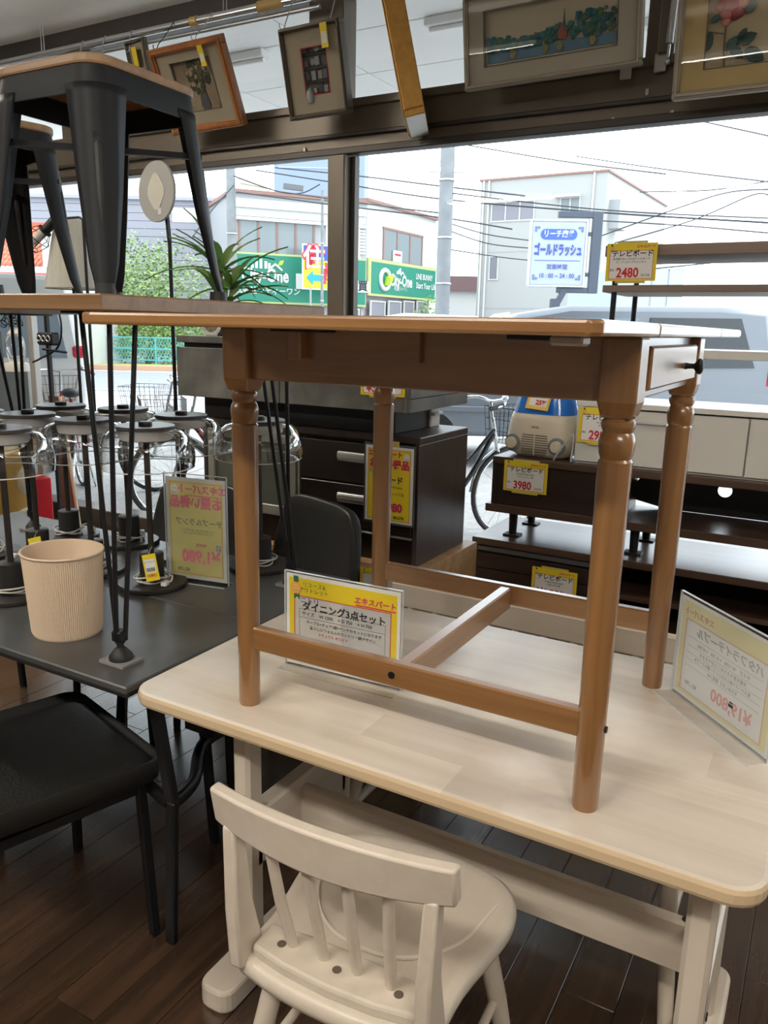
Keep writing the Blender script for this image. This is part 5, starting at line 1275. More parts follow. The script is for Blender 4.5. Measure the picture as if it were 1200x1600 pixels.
WWALL = mat('white_render', (.42, .42, .41), .85); GWALL = mat('grey_and_shaded_render', (.30, .31, .325), .85); SIDING = mat('grey_siding', (.26, .26, .30), .8); BLUW = mat('blue_grey_render', (.22, .275, .38), .8)
PANE = mat('far_pane', (.17, .20, .215), .15); PANED = mat('far_pane_dark', (.17, .17, .20), .2); BRF = mat('brown_sash', (.22, .12, .10), .6); SGN = mat('sign_green', (.006, .16, .105), .5); SGW = mat('sign_white', (.50, .51, .50), .5); SGL = mat('sign_gold_line', (.35, .42, .16), .5); GRW = mat('grey_ground_floor', (.33, .30, .31), .8)
# estate agent's corner building: left wing
F = Facade(366, 32.8, 572, 35.0, 'corner_office', 'white two storey corner office with long green signboards'); t = F.t
L_ = F.L; zr_ = F.hit(450, 303)[1]; z_s0, z_s1 = F.hit(420, 476)[1], F.hit(420, 399)[1]
F.wall(0, L_, 0, z_s0, GRW, 7, .25, 'ground_floor'); F.wall(0, L_, z_s0, zr_, GWALL, 7, 0)  # left wing's shade is put into its greyer wall colour
for py0, py1 in ((318, 331), (345, 350)):
    F.panel(366, py0, 571, py1, SGW, 'facade_band', -.14, .0)
F.panel(366, 331, 571, 344, WWALL, 'facade_band', -.08, 0)
MB().bb((-.1, -.12, zr_-.12), (L_+.05, 7.1, zr_+.02)).build('roof_edge', BRF, t)
F.window(374, 347, 490, 397, 4, BRF, PANE); F.window(510, 352, 560, 400, 1, mat('white_sash', (.7, .7, .68), .6), mat('white_louvre', (.62, .63, .62), .7))
for k in range(9): F.panel(545, 354+5*k, 570, 357+5*k, SGW, 'siding_board', -.04, 0)
sg = F.panel(367, 399, 570, 476, SGL, 'sign_backing', -.10, -.02); F.panel(369, 402, 569, 473, SGN, 'sign_board', -.12, -.09)
q, z = F.hit(425, 441); hgt = .78
text('City-One', .74, SGW, t, (F.hit(413, 430)[0], -.14, F.hit(413, 431)[1]), bold=.03, fitw=F.hit(450, 430)[0]-F.hit(376, 430)[0])
text('株式会社シティーワン', .30, SGW, t, (F.hit(412, 455)[0], -.14, F.hit(412, 455)[1]), bold=.02)
q, z = F.hit(412, 420)
for k, (dx, h_) in enumerate(((-.55, .22), (-.38, .34), (-.20, .46), (.0, .36), (.14, .28))): MB().bb((q+dx, -.14, z), (q+dx+.11, -.12, z+h_*.8)).build('logo_tower', SGW, t)
MB().beam((q+.18, -.13, z-.02), (q+.46, -.13, z+.20), .02, .07).beam((q+.44, -.13, z+.20), (q+.74, -.13, z-.04), .02, .07).build('logo_roof', SGW, t)
o = MB(); o.prism([(q+.55, z+.14), (q+.64, z+.33), (q+.82, z+.36), (q+.74, z+.18)], -.14, -.12, 'y'); o.build('logo_leaf', mat('logo_leaf', (.35, .50, .03), .5), t)
MB().beam((F.hit(372, 420)[0]-.8, -.13, z-.1), (F.hit(372, 420)[0]-.79, -.13, z-.09), .02, .02).build('sign_bolt', SGW, t)
F.panel(540, 439, 575, 457, SGW, 'sign_field', -.14, -.11); text('売買', .46, INK, t, (F.hit(557, 448)[0], -.16, F.hit(557, 448)[1]), bold=.02); F.panel(461, 428, 478, 452, SGW, 'sign_field', -.14, -.11)
for x0, x1 in ((385, 425), (430, 470), (540, 560)): F.window(x0, 484, x1, 520, 2, SGW, PANED, .05)
# yellow house-hunting banner beside the post
q, z = F.hit(480, 430); za, zb_ = F.hit(480, 388)[1], F.hit(480, 452)[1]; x0 = F.hit(461, 430)[0]; bn = T_uv('banner_sign', 'yellow and blue house hunting board beside the window post', 'sign', *(F.A+F.d*x0+Vector((F.d.y, -F.d.x))*1.2), GZ, math.atan2(F.d.y, F.d.x))
YB_ = mat('banner_yellow', (.75, .60, .02), .5); BB_ = mat('banner_blue', (.02, .07, .42), .5); RB_ = mat('banner_red', (.62, .02, .05), .5)
MB().bb((-.06, .01, zb_-.06), (1.95, .05, za+.06)).build('backing', SGW, bn); MB().bb((0, -.01, zb_), (1.9, .02, za)).build('yellow_field', YB_, bn); MB().bb((0, -.02, za-.55), (1.9, .0, za)).build('blue_field', BB_, bn)
text('住', .95, mat('banner_glow', (.85, .75, .55), .6), bn, (.42, -.05, za-.50), bold=.015); text('住', .95, RB_, bn, (.42, -.04, za-.50), bold=.07); text('まい', .45, RB_, bn, (1.25, -.05, za-.82), bold=.05); text('探し', .58, RB_, bn, (1.35, -.05, zb_+.42), bold=.06)
o = MB(); o.prism([(.10, zb_+.40), (.38, zb_+.68), (.38, zb_+.52), (.85, zb_+.52), (.85, zb_+.28), (.38, zb_+.28), (.38, zb_+.12)], -.05, -.02, 'y'); o.build('arrow', mat('banner_cyan', (.01, .28, .62), .5), bn)
for x in (.3, 1.6): MB().cyl((x, .04, 0), (x, .04, za), .04, n=8).build('post', GWALL, bn)
# right wing
F2 = Facade(572, 35.0, 678, 40.5, 'corner_office', 'white two storey office with green signboards, right wing receding'); t = F2.t; L_ = F2.L
zr_ = F2.hit(620, 324)[1]; zs0, zs1 = F2.hit(630, 466)[1], F2.hit(630, 412)[1]
F2.wall(0, L_, 0, zs0, GRW, 7, .25, 'ground_floor'); F2.wall(0, L_, zs0, zr_, WWALL, 7, 0); MB().bb((-.1, -.12, zr_-.1), (L_+.1, 7.1, zr_+.03)).build('roof_edge', BRF, t)
F2.window(598, 364, 658, 410, 3, BRF, PANE); F2.panel(612, 392, 625, 411, SGW, 'window_notice', -.10, -.05); F2.panel(614, 397, 623, 400, RB_, 'notice_print', -.12, -.10)
F2.panel(573, 411, 677, 466, SGL, 'sign_backing', -.10, -.02); MB().bb((.25, -.12, F2.hit(620, 462)[1]), (L_-.1, -.09, F2.hit(620, 415)[1])).build('sign_board', SGN, t)
text('City-One', .70, SGW, t, (F2.hit(623, 440)[0], -.14, F2.hit(623, 440)[1]), bold=.03, fitw=F2.hit(640, 440)[0]-F2.hit(605, 440)[0]); text('株式会社シティーワン', .24, SGW, t, (F2.hit(622, 452)[0], -.14, F2.hit(622, 452)[1]), fitw=F2.hit(632, 452)[0]-F2.hit(612, 452)[0])
text('LINE BUNNY', .36, SGW, t, (F2.hit(659, 434)[0], -.14, F2.hit(659, 434)[1]), bold=.02, fitw=F2.hit(672, 434)[0]-F2.hit(646, 434)[0]); text('Start Your Life', .38, SGW, t, (F2.hit(662, 448)[0], -.14, F2.hit(662, 448)[1]), bold=.02, fitw=F2.hit(677, 448)[0]-F2.hit(646, 448)[0])
q, z = F2.hit(597, 437); MB().ring((q, -.15, z), .40, .10, (0, 1, 0), 30, 8).build('logo_ring', SGW, t, 60); o = MB(); o.prism([(q-.05, z-.25), (q+.05, z+.10), (q+.34, z+.22), (q+.22, z-.05)], -.42, -.14, 'y'); o.build('logo_leaf', mat('logo_leaf', (.35, .50, .03), .5), t)
q, z = F2.hit(621, 429)
for dx, h_ in ((-.3, .16), (-.17, .26), (-.03, .34)): MB().bb((q+dx, -.15, z), (q+dx+.09, -.12, z+h_*.8)).build('logo_tower', SGW, t)
MB().beam((q+.05, -.14, z-.05), (q+.24, -.14, z+.12), .02, .06).beam((q+.22, -.14, z+.12), (q+.44, -.14, z-.06), .02, .06).build('logo_roof', SGW, t)
for x0, x1 in ((578, 600), (606, 625), (630, 645), (650, 668)): F2.window(x0, 472, x1, 500, 1, SGW, PANED, .05)
# the right wing belongs to the same building
bpy.context.view_layer.update()
_m = F.t.matrix_world.inverted() @ F2.t.matrix_world
for ch in list(F2.t.children): ch.parent = F.t; ch.matrix_basis = _m @ ch.matrix_basis
bpy.data.objects.remove(F2.t)
# blue grey tower block
F3 = Facade(430, 58, 567, 58, 'tower_block', 'plain blue grey tower block behind the office'); F3.wall(0, F3.L, 0, F3.hit(500, 200)[1], BLUW, 10)
for k in range(3): MB().bb((.3, -.05, 9.0+k*3), (F3.L-.3, 0, 9.06+k*3)).build('joint_line', mat('joint_blue', (.42, .50, .66), .8), F3.t)
# grey siding house at the left
F4 = Facade(-60, 37, 354, 37, 'siding_house', 'grey lavender siding house behind the plant and stools'); zt = F4.hit(200, 312)[1]
F4.wall(0, F4.L, 0, zt, SIDING, 4)
for k in range(20):
    z = .6+k*.33
    if z < zt-.1: MB().bb((0, -.035, z), (F4.L, .0, z+.30), .0).build('siding_board', SIDING, F4.t)
MB().bb((-.2, -.2, zt), (F4.L+.1, 4.2, zt+.14)).build('roof_edge', mat('siding_edge', (.30, .30, .34), .7), F4.t)
MB().bb((F4.hit(268, 300)[0], -.06, zt-.9), (F4.hit(268, 300)[0]+1.6, 0, zt-.3)).build('vent_panel', mat('vent_panel', (.50, .50, .54), .7), F4.t)
# white apartment with parapet at far left
F5 = Facade(-40, 55, 215, 55, 'white_block', 'white block showing over the siding house roof'); F5.wall(0, F5.L, 0, F5.hit(100, 262)[1], WWALL, 8); F5.window(69, 296, 77, 306, 1, SGW, BLUW, .05)
# red tiled roof house
F6 = Facade(-70, 24, 92, 24, 'tiled_house', 'white house with an orange red tiled roof at far left'); t = F6.t; ze = F6.hit(60, 424)[1]; zk = F6.hit(40, 345)[1]; L_ = F6.L
F6.wall(0, L_, 0, ze, WWALL, 5, .5); RT = mat('roof_tile_red', (.42, .10, .045), .6, noise=.25, nscale=5)
rf = MB(); rf.bb((-.3, -.1, ze-.05), (L_+.3, .1, ze+.12)); rfo = rf.build('eave_board', SGW, t)
ang = math.atan2(zk-ze, 2.6); tile = None; nrow, ncol = 9, 24
for r_ in range(nrow):
    for c_ in range(ncol):
        y = .0+r_*2.6/nrow; z = ze+.12+(zk-ze)*r_/nrow; x = -.2+c_*(L_+.4)/ncol
        if tile is None:
            tile = MB(); tile.grid(lambda u, v: ((L_+.4)/ncol*u, v*.36*math.cos(ang), v*.36*math.sin(ang)+.05*math.sin(math.pi*u)), 5, 1); tile = tile.build('roof_tile', RT, t, 80, solid=.02); tile.location = (x, y, z)
        else: inst(tile, (x, y, z), t)
MB().bb((-.2, 2.5, zk+.02), (L_+.2, 2.8, zk+.25)).build('ridge', RT, t); MB().bb((-.3, -.15, ze-.28), (L_+.3, -.08, ze-.06)).build('red_fascia', mat('fascia_red', (.55, .09, .06), .6), t)
a = F6.hit(76, 380); MB().bb((a[0]-.1, -.25, ze+.1), (a[0]+.55, .6, a[1]+.45)).build('dormer', SGW, t); F6.window(10, 438, 60, 470, 2, GWALL, PANE, .05)
# white three storey building
F7 = Facade(745, 43.4, 936, 40, 'white_building', 'pale three storey building right of the utility pole'); t = F7.t; L_ = F7.L; zt = F7.hit(840, 277)[1]
F7.wall(0, L_, 0, zt, mat('pale_panel', (.33, .335, .33), .8), 12)
MB().bb((-.08, -.08, zt), (L_+.08, 12.1, zt+.10)).build('roof_edge', BRF, t)
for z in (2.6, 5.4): MB().bb((0, -.012, z), (L_, .0, z+.03)).build('joint_line', GWALL, t)
for px in (752, 760, 920): q = F7.hit(px, 400)[0]; MB().cyl((q, -.06, 0), (q, -.06, zt), .05, n=8).build('downpipe', SGW, t)
F7.window(768, 316, 834, 344, 3, SGW, PANED, .06); F7.window(875, 310, 905, 335, 2, SGW, PANE, .06); F7.window(764, 402, 777, 436, 1, SGW, PANED, .05)
F7.panel(764, 309, 815, 313, SGW, 'window_hood', -.4, 0); F7.panel(870, 305, 908, 309, SGW, 'window_hood', -.4, 0)
MB().bb((L_-.0, .6, F7.hit(936, 355)[1]), (L_+.5, 1.9, F7.hit(936, 310)[1])).build('side_balcony', GWALL, t); MB().bb((L_+.0, 3.5, 4), (L_+.1, 4.5, 6)).build('side_window', PANED, t)
F8 = Facade(700, 60, 752, 60, 'brown_roof_house', 'low house with a brown roof between pole and white building'); F8.wall(0, F8.L, 0, F8.hit(725, 455)[1], WWALL, 6); MB().bb((-.2, -.4, F8.hit(725, 455)[1]), (F8.L+.2, 6, F8.hit(725, 432)[1])).build('roof', mat('brown_roof', (.13, .08, .08), .8), F8.t)

# ------------------------------------------------------------------ mahjong parlour sign on a bracket
v = 14.0; (u0, z0), (u1, z1) = atV(826, 445, v), atV(915, 348, v); GS = mat('bracket_grey', (.055, .068, .095), .5)
ms = T_uv('parlour_sign', 'white projecting sign board with blue lettering on a dark bracket', 'sign', (u0+u1)/2, v, GZ, R(-3)); w = (u1-u0)/2; z0 -= GZ; z1 -= GZ
MB().bb((-w, -.09, z0), (w, .09, z1), .01).build('sign_box', mat('sign_box_white', (.34, .385, .45), .5), ms); MB().bb((-w-.02, -.10, z0-.03), (w+.02, .10, z0), .005).bb((-w-.02, -.10, z1), (w+.02, .10, z1+.03), .005).bb((-w-.03, -.1, z0), (-w, .1, z1), .005).bb((w, -.1, z0), (w+.03, .1, z1), .005).build('sign_frame', mat('sign_frame', (.55, .58, .62), .4, .4), ms)
NB = mat('sign_navy', (.04, .07, .32), .6); H_ = z1-z0
o = MB(); o.prism(roundrect(.60, .165, .08, 6, 0, z0+H_*.80), -.10, -.09, 'y'); o.build('lettering_panel', mat('sign_blue', (.05, .11, .46), .6), ms)
text('リーチ麻雀', .125, SGW, ms, (0, -.105, z0+H_*.80), bold=.03, fitw=.50); text('ゴールドラッシュ', .205, NB, ms, (0, -.105, z0+H_*.545), bold=.04, fitw=w*1.76)
MB().bb((-w*.85, -.096, z0+H_*.385), (w*.85, -.09, z0+H_*.392)).build('rule_line', NB, ms); text('営業時間', .088, NB, ms, (0, -.105, z0+H_*.285), bold=.01); text('10 : 00 ~ 24 : 00', .105, NB, ms, (0, -.105, z0+H_*.145), bold=.01, fitw=w*1.30)
for sx in (-1, 1):
    for zz in (.90, .10):
        c_ = (sx*w*.86, z0+H_*zz); m_ = MB()
        for dx, dz in ((0, 0), (.045*(-sx), .0), (0, .045*(1 if zz < .5 else -1))): m_.ring((c_[0]+dx, -.096, c_[1]+dz), .02, .004, (0, 1, 0), 4, 4)
        m_.build('corner_motif', NB, ms)
xb = w+.11; zt_ = z1+.17; zb_ = z0-.12
MB().bb((xb, -.06, zb_), (xb+.16, .06, zt_), .008).build('bracket_upright', GS, ms); MB().bb((-.02, -.05, zt_-.10), (xb+.16, .05, zt_), .008).build('bracket_arm', GS, ms); MB().bb((-.02+.05, -.05, zb_), (xb, .05, zb_+.09), .008).build('bracket_arm', GS, ms)
for zz in (.18, .82): MB().bb((w, -.04, z0+H_*zz-.03), (xb, .04, z0+H_*zz+.03), .006).build('clamp', GS, ms)
MB().beam((.16, 0, zb_+.04), (.03, 0, zb_-.22), .10, .13, (0, 1, 0)).build('bracket_stay', GS, ms); MB().bb((-.06, -.07, 0), (.10, .07, zb_-.10), .01).build('post', GS, ms)

# ------------------------------------------------------------------ utility poles and cables
CON = mat('pole_concrete', (.19, .205, .215), .8, noise=.15, nscale=3); INS = mat('insulator', (.75, .75, .73), .3)
def pole(label, px, v, r0, r1, H_, arms=()):
    u = atV(px, 500, v)[0]; t = T_uv('utility_pole', label, 'utility pole', u, v, GZ, 0, 'concrete utility poles'); MB().cyl((0, 0, 0), (0, 0, H_), r0, r1, n=20).build('shaft', CON, t, 40)
    for z, w_ in arms:
        a_ = MB().bb((-w_, -.05, z), (w_, .05, z+.09)).build('cross_arm', ALU, t)
        for k in (-.9, -.45, .45, .9): MB().lathe([(.03, 0), (.05, .05), (.03, .12), (.045, .16)], 8, (k*w_, 0, z+.09)).build('insulator', INS, a_, 50)
    for z in (2.4, 3.3, 4.4): MB().ring((0, 0, z), r0*.99, .02, n=20, m=6).build('pole_band', ALU, t, 60)
    return t, u
tp, up1 = pole('thick concrete utility pole right of the window post', 690, 17, .155, .125, 12, ((7.2, .9), (8.0, .9), (4.55, .35)))
tq, up2 = pole('slimmer bluish utility pole beside the green office sign', 365, 27.5, .17, .13, 12, ((6.1, .7), (9.5, .9)))
a = atV(399, 278, 27.3); MB().beam((a[0]-up2-.5, 0, a[1]+.05), (a[0]-up2+.5, 0, a[1]-.10), .3, .3).build('cable_case', mat('case_beige', (.60, .55, .42), .6), tq); a = atV(458, 289, 27.3); MB().beam((a[0]-up2-.32, -.1, a[1]+.03), (a[0]-up2+.32, -.1, a[1]-.04), .16, .16).build('cable_joint', mat('joint_dark', (.12, .12, .13), .6), tq)
# support post that carries the office cables beside the mullion
tn, _ = pole('thin white service post beside the yellow banner', 503, 30, .06, .05, 6.2)
CAB = mat('cable_black', (.02, .022, .03), .6)
def cable(pts, v0, v1, r=.014, lab='thin black overhead cable crossing the sky'):
    W_ = []
    for i, (px, py) in enumerate(pts):
        v = v0+(v1-v0)*i/(len(pts)-1); u, z = atV(px, py, v); W_.append(uv_world(u, v, z))
    o = MB().tube(catmull(W_, 6), r, 5).build('overhead_cable', CAB, None, 60); tag(o, lab, 'cable', 'overhead cables')
CABLES = (([(430, 262), (560, 275), (690, 291), (820, 306)], 27, 20), ([(400, 266), (540, 288), (690, 311), (940, 332), (1200, 348)], 27, 16), ([(370, 300), (520, 320), (690, 340), (800, 358)], 27, 20), ([(690, 345), (760, 366), (830, 376)], 17, 18), ([(690, 356), (760, 380), (830, 388)], 17, 18), ([(690, 388), (800, 404), (900, 412)], 17, 20),
                    ([(690, 300), (860, 320), (1000, 332), (1200, 341)], 17, 15), ([(930, 372), (1080, 318), (1142, 300), (1200, 296)], 18, 14), ([(960, 380), (1080, 345), (1172, 306), (1200, 304)], 18, 14), ([(940, 345), (1060, 352), (1200, 364)], 18, 14), ([(720, 225), (880, 252), (1040, 272)], 30, 22), ([(900, 244), (1020, 262), (1200, 284)], 22, 14), ([(1090, 188), (1200, 212)], 16, 13), ([(1000, 300), (1110, 297), (1200, 283)], 20, 14), ([(440, 300), (600, 322), (690, 333)], 27, 17), ([(365, 275), (430, 298), (470, 302), (500, 288)], 27, 27), ([(365, 290), (330, 330), (300, 372)], 27, 26), ([(1020, 420), (1200, 402)], 16, 14))
CABLE_LABELS = ['overhead cable over the blue tower block, uppermost',
                'long overhead cable from the slim pole past the parlour sign',
                'overhead cable skimming the office roof edge',
                'overhead cable sagging right from the thick pole, upper of two',
                'overhead cable sagging right from the thick pole, lower of two',
                'lowest overhead cable in front of the pale building',
                'overhead cable running level above the parlour sign',
                'overhead cable rising steeply to the right above the rack, upper one',
                'overhead cable rising to the right above the rack, lower one',
                'overhead cable running level just above the brown rack',
                'faint overhead cable high above the pale building',
                'overhead cable descending to the right edge high in the sky',
                'short overhead cable in the top right corner of the window',
                'overhead cable rising gently at the right edge over the rack',
                'overhead cable between office roof and thick pole',
                'drooping overhead cable below the beige cable case',
                'slanting stay cable at the slim pole behind the plant',
                'overhead cable seen through the opening of the brown rack']
for (pts, va, vb), lab in zip(CABLES, CABLE_LABELS):
    cable(pts, va, vb, .0125 if max(va, vb) < 25 else .019, lab)

# ------------------------------------------------------------------ fence, hedge, trees
fn = T_uv('mesh_fence', 'turquoise wire mesh fence across the road', 'fence', -16, 27.8, GZ); TQ = mat('fence_turquoise', (.10, .42, .44), .5)
for k in range(7): MB().cyl((k*2.0, 0, 0), (k*2.0, 0, 1.0), .035, n=8).build('post', TQ, fn, 60)
for z in (.22, .60, .98): MB().cyl((0, 0, z), (12, 0, z), .028, n=6).build('rail', TQ, fn, 60)
m_ = MB()
for k in range(120): m_.beam((k*.1, 0, .22), (k*.1+.38, 0, .98), .012, .012); m_.beam((k*.1+.38, 0, .22), (k*.1, 0, .98), .012, .012)
o = m_.build('wire_mesh', TQ, fn); o['kind'] = 'stuff'
def tree(name, label, px, v, zc, rx, rz, n, cols, lsize=.16, group='trees across the road'):
    u = atV(px, 480, v)[0]; t = T_uv(name, label, 'tree', u, v, GZ, 0, group)
    MB().cyl((0, 0, 0), (.1, 0, zc), .12, .06, n=8).build('trunk', mat('trunk', (.12, .09, .06), .9), t, 60)
    for j, c_ in enumerate(cols):
        m_ = MB()
        for i in range(n//len(cols)):
            a = random.uniform(0, 6.283); cz = random.uniform(-1, 1); rr = (random.random()**.35); s_ = math.sqrt(1-cz*cz)*rr*(1+.22*math.sin(3*a+2*cz)); c0 = Vector((rx*s_*math.cos(a), rx*.8*s_*math.sin(a), zc+rz*cz*rr*(1+.15*math.sin(2*a))))
            d1 = Vector((random.uniform(-1, 1), random.uniform(-1, 1), random.uniform(-.6, .6))).normalized(); d2 = d1.orthogonal().normalized(); k = lsize*random.uniform(.6, 1.3)
            m_._add([c0, c0+d1*k*.5+d2*k*.3, c0+d1*k, c0+d1*k*.5-d2*k*.3], [(0, 1, 2, 3)])
        o = m_.build('foliage', mat('street_leaf%d_%s' % (j, name), c_, .6), t, recalc=False); o['kind'] = 'stuff'
random.seed(77)
tree('street_tree', 'light green tree left of the spiky plant', 238, 31, 2.5, 2.1, 2.1, 5200, [(.15, .24, .065), (.10, .19, .055), (.23, .31, .11)], .14)
tree('street_tree', 'pale green tree seen between the stool legs', 190, 33, 2.2, 1.6, 1.8, 2400, [(.17, .25, .08), (.11, .19, .055)], .14)
tree('hedge', 'green hedge behind the turquoise fence, left length', 150, 29.5, .9, 1.9, .9, 2000, [(.08, .17, .03), (.15, .24, .05), (.21, .28, .045)], .12)
tree('hedge', 'green hedge behind the turquoise fence, right length', 228, 29.5, .9, 2.0, .95, 2000, [(.04, .11, .035), (.09, .17, .045), (.14, .23, .055)], .12)
tree('hedge', 'green hedge beyond the right end of the fence', 310, 29.8, 1.0, 1.9, 1.0, 1500, [(.06, .17, .05), (.14, .26, .06)], .15)
tree('street_tree', 'small green tree at the foot of the utility pole', 673, 38, 1.9, .8, 1.1, 500, [(.30, .46, .06), (.20, .36, .05)], .16)

# ------------------------------------------------------------------ vehicles
TYRE = mat('tyre_black', (.02, .02, .02), .7); CGL = mat('car_glass', (.030, .038, .045), .25); CGLL = mat('car_glass_light', (.20, .28, .34), .2)
def car(name, label, u, v, rot, prof, width, paint, glasses, pillars, wheels, group=None, lights=()):
    t = T_uv(name, label, 'car', u, v, GZ, rot, group)
    b = MB(); b.prism(prof, 0, width, 'y'); b.build('body', paint, t, 35, bevel=.06)
    for poly, m in glasses:
        g = MB(); g.prism(poly, -.012, .02, 'y'); g.build('side_window', m, t)
    for x, r_ in wheels:
        for y in (.10, width-.10):
            w_ = MB().lathe([(r_, -.1), (r_, .1)], 28).build('wheel', TYRE, t, 40, loc=(x, y, r_), rot=(R(90), 0, 0)); MB().lathe([(r_*.62, .1), (r_*.55, .115), (.05, .105)], 20).build('hub_cap', ALU, w_, 40)
    for a_, b_, m, nm in lights: MB().bb(a_, b_, .02).build(nm, m, t)
    return t
SILV = mat('van_silver', (.17, .19, .22), .3, .2, coat=.4); WHV = mat('van_white', (.60, .61, .61), .3, coat=.4); RLAMP = mat('tail_red', (.60, .02, .05), .3)
# minivan in the parking lot: nose to the left, rear at the right edge
u0 = atV(1225, 500, 8.6)[0]-4.55
PROF = [(0, .35), (0, .75), (.08, .95), (.95, 1.12), (1.75, 1.66), (2.3, 1.76), (3.9, 1.78), (4.4, 1.74), (4.52, 1.2), (4.55, .8), (4.55, .35)]
vn = car('minivan', 'silver minivan parked outside behind the right stack', u0, 8.6, 0, PROF, 1.7, SILV, [([(1.20, 1.13), (1.88, 1.60), (2.05, 1.62), (2.05, 1.13)], CGLL), ([(2.12, 1.13), (2.12, 1.63), (3.02, 1.64), (3.02, 1.13)], CGLL), ([(2.6, 1.14), (2.95, 1.42), (3.0, 1.42), (3.0, 1.14)], CGL), ([(3.14, 1.12), (3.14, 1.65), (4.10, 1.66), (4.30, 1.15)], CGL)], None, ((.85, .31), (3.75, .31)), lights=[((4.44, -.01, .95), (4.54, .25, 1.45), RLAMP, 'tail_lamp')])
wsf = MB(); wsf._add([(1.00, .12, 1.16), (1.72, .16, 1.64), (1.72, 1.54, 1.64), (1.00, 1.58, 1.16)], [(0, 1, 2, 3)]); o = wsf.build('windscreen', CGLL, vn); o.location = (-.03, 0, .04)
MB().bb((2.07, -.05, 1.22), (2.11, .0, 1.60), .01).build('door_pillar', SILV, vn); MB().bb((.9, -.02, .62), (3.3, .0, .68), .005).build('side_trim', SILV, vn)
# box truck behind it
u, z = atV(965, 448, 20); bx = T_uv('box_truck', 'pale blue box truck behind the silver minivan', 'truck', u, 20, GZ); TB = mat('truck_box', (.38, .45, .50), .5)
hz = atV(1060, 416, 20)[1]-GZ; L_ = atV(1068, 448, 20)[0]-u
MB().bb((0, 0, .7), (L_, 5.5, hz), .03).build('cargo_box', TB, bx)
for k in range(4): MB().bb((L_*k/4+.02, -.03, .75), (L_*(k+1)/4-.02, 0, hz-.06), .005).build('door_panel', TB, bx)
MB().bb((-.02, -.04, hz-.08), (L_+.02, .0, hz), .005).build('top_rail', ALU, bx); MB().bb((0, .1, .4), (L_, 5, .7)).build('chassis', TYRE, bx)
for x in (.4, L_-.4): MB().lathe([(.4, -.15), (.4, .15)], 20).build('wheel', TYRE, bx, 40, loc=(x, .6, .4), rot=(0, R(90), 0))
# white van at left, seen from the rear
uR = atV(132, 560, 8.2)[0]; wv = T_uv('white_van', 'white van parked at the left, seen from its rear corner', 'van', uR, 8.2, GZ, R(25))
b = MB(); b.prism([(-1.66, .35), (-1.66, 1.0), (-1.52, 1.86), (-1.40, 1.92), (-.26, 1.92), (-.12, 1.86), (0, 1.0), (0, .35)], 0, 3.6, 'y'); b.build('body', WHV, wv, 35, bevel=.05)
MB().prism([(-1.50, 1.12), (-1.40, 1.72), (-.26, 1.72), (-.16, 1.12)], -.015, .02, 'y').build('rear_window', mat('van_rear_glass', (.20, .25, .30), .15), wv); MB().bb((-1.2, -.012, .62), (-.08, .01, 1.02), .004).build('tailgate_panel', WHV, wv); MB().bb((-.98, -.02, .74), (-.66, -.01, .92), .004).build('plate', SGW, wv)
MB().bb((-.11, -.02, 1.12), (.004, .10, 1.24), .02).build('tail_lamp', RLAMP, wv); MB().bb((-1.66, -.02, 1.12), (-1.55, .10, 1.24), .02).build('tail_lamp', RLAMP, wv); MB().bb((-1.68, -.10, .32), (.02, .05, .55), .03).build('bumper', WHV, wv)
for x in (-1.45, -.2):
    for y in (.7, 2.9): MB().lathe([(.3, -.1), (.3, .1)], 22).build('wheel', TYRE, wv, 40, loc=(x, y, .3), rot=(0, R(90), 0))
# white roof of a car showing over the drop-leaf table
pr = [(0, .3), (0, .8), (.9, .95), (1.6, 1.42), (2.2, 1.52), (3.2, 1.50), (3.9, 1.05), (4.1, .9), (4.1, .3)]
wc = car('white_car', 'white car whose roof shows over the brown table top', atV(478, 500, 12.5)[0]-1.0, 12.5, R(4), pr, 1.6, WHV, [([(1.15, .98), (1.75, 1.38), (2.5, 1.42), (2.5, .98)], CGL), ([(2.6, .98), (2.6, 1.42), (3.1, 1.40), (3.5, .98)], CGL)], None, ((.8, .3), (3.3, .3)))
wc.scale = (1.15, 1, 1.13)
car('blue_car', 'dark blue car parked behind the black bicycle', atV(665, 600, 14.8)[0], 14.8, R(-4), pr, 1.6, mat('car_blue', (.03, .07, .19), .25, coat=.5), [([(1.15, .98), (1.75, 1.38), (2.5, 1.42), (2.5, .98)], CGL), ([(2.6, .98), (2.6, 1.42), (3.1, 1.40), (3.5, .98)], CGL)], None, ((.8, .3), (3.3, .3)))

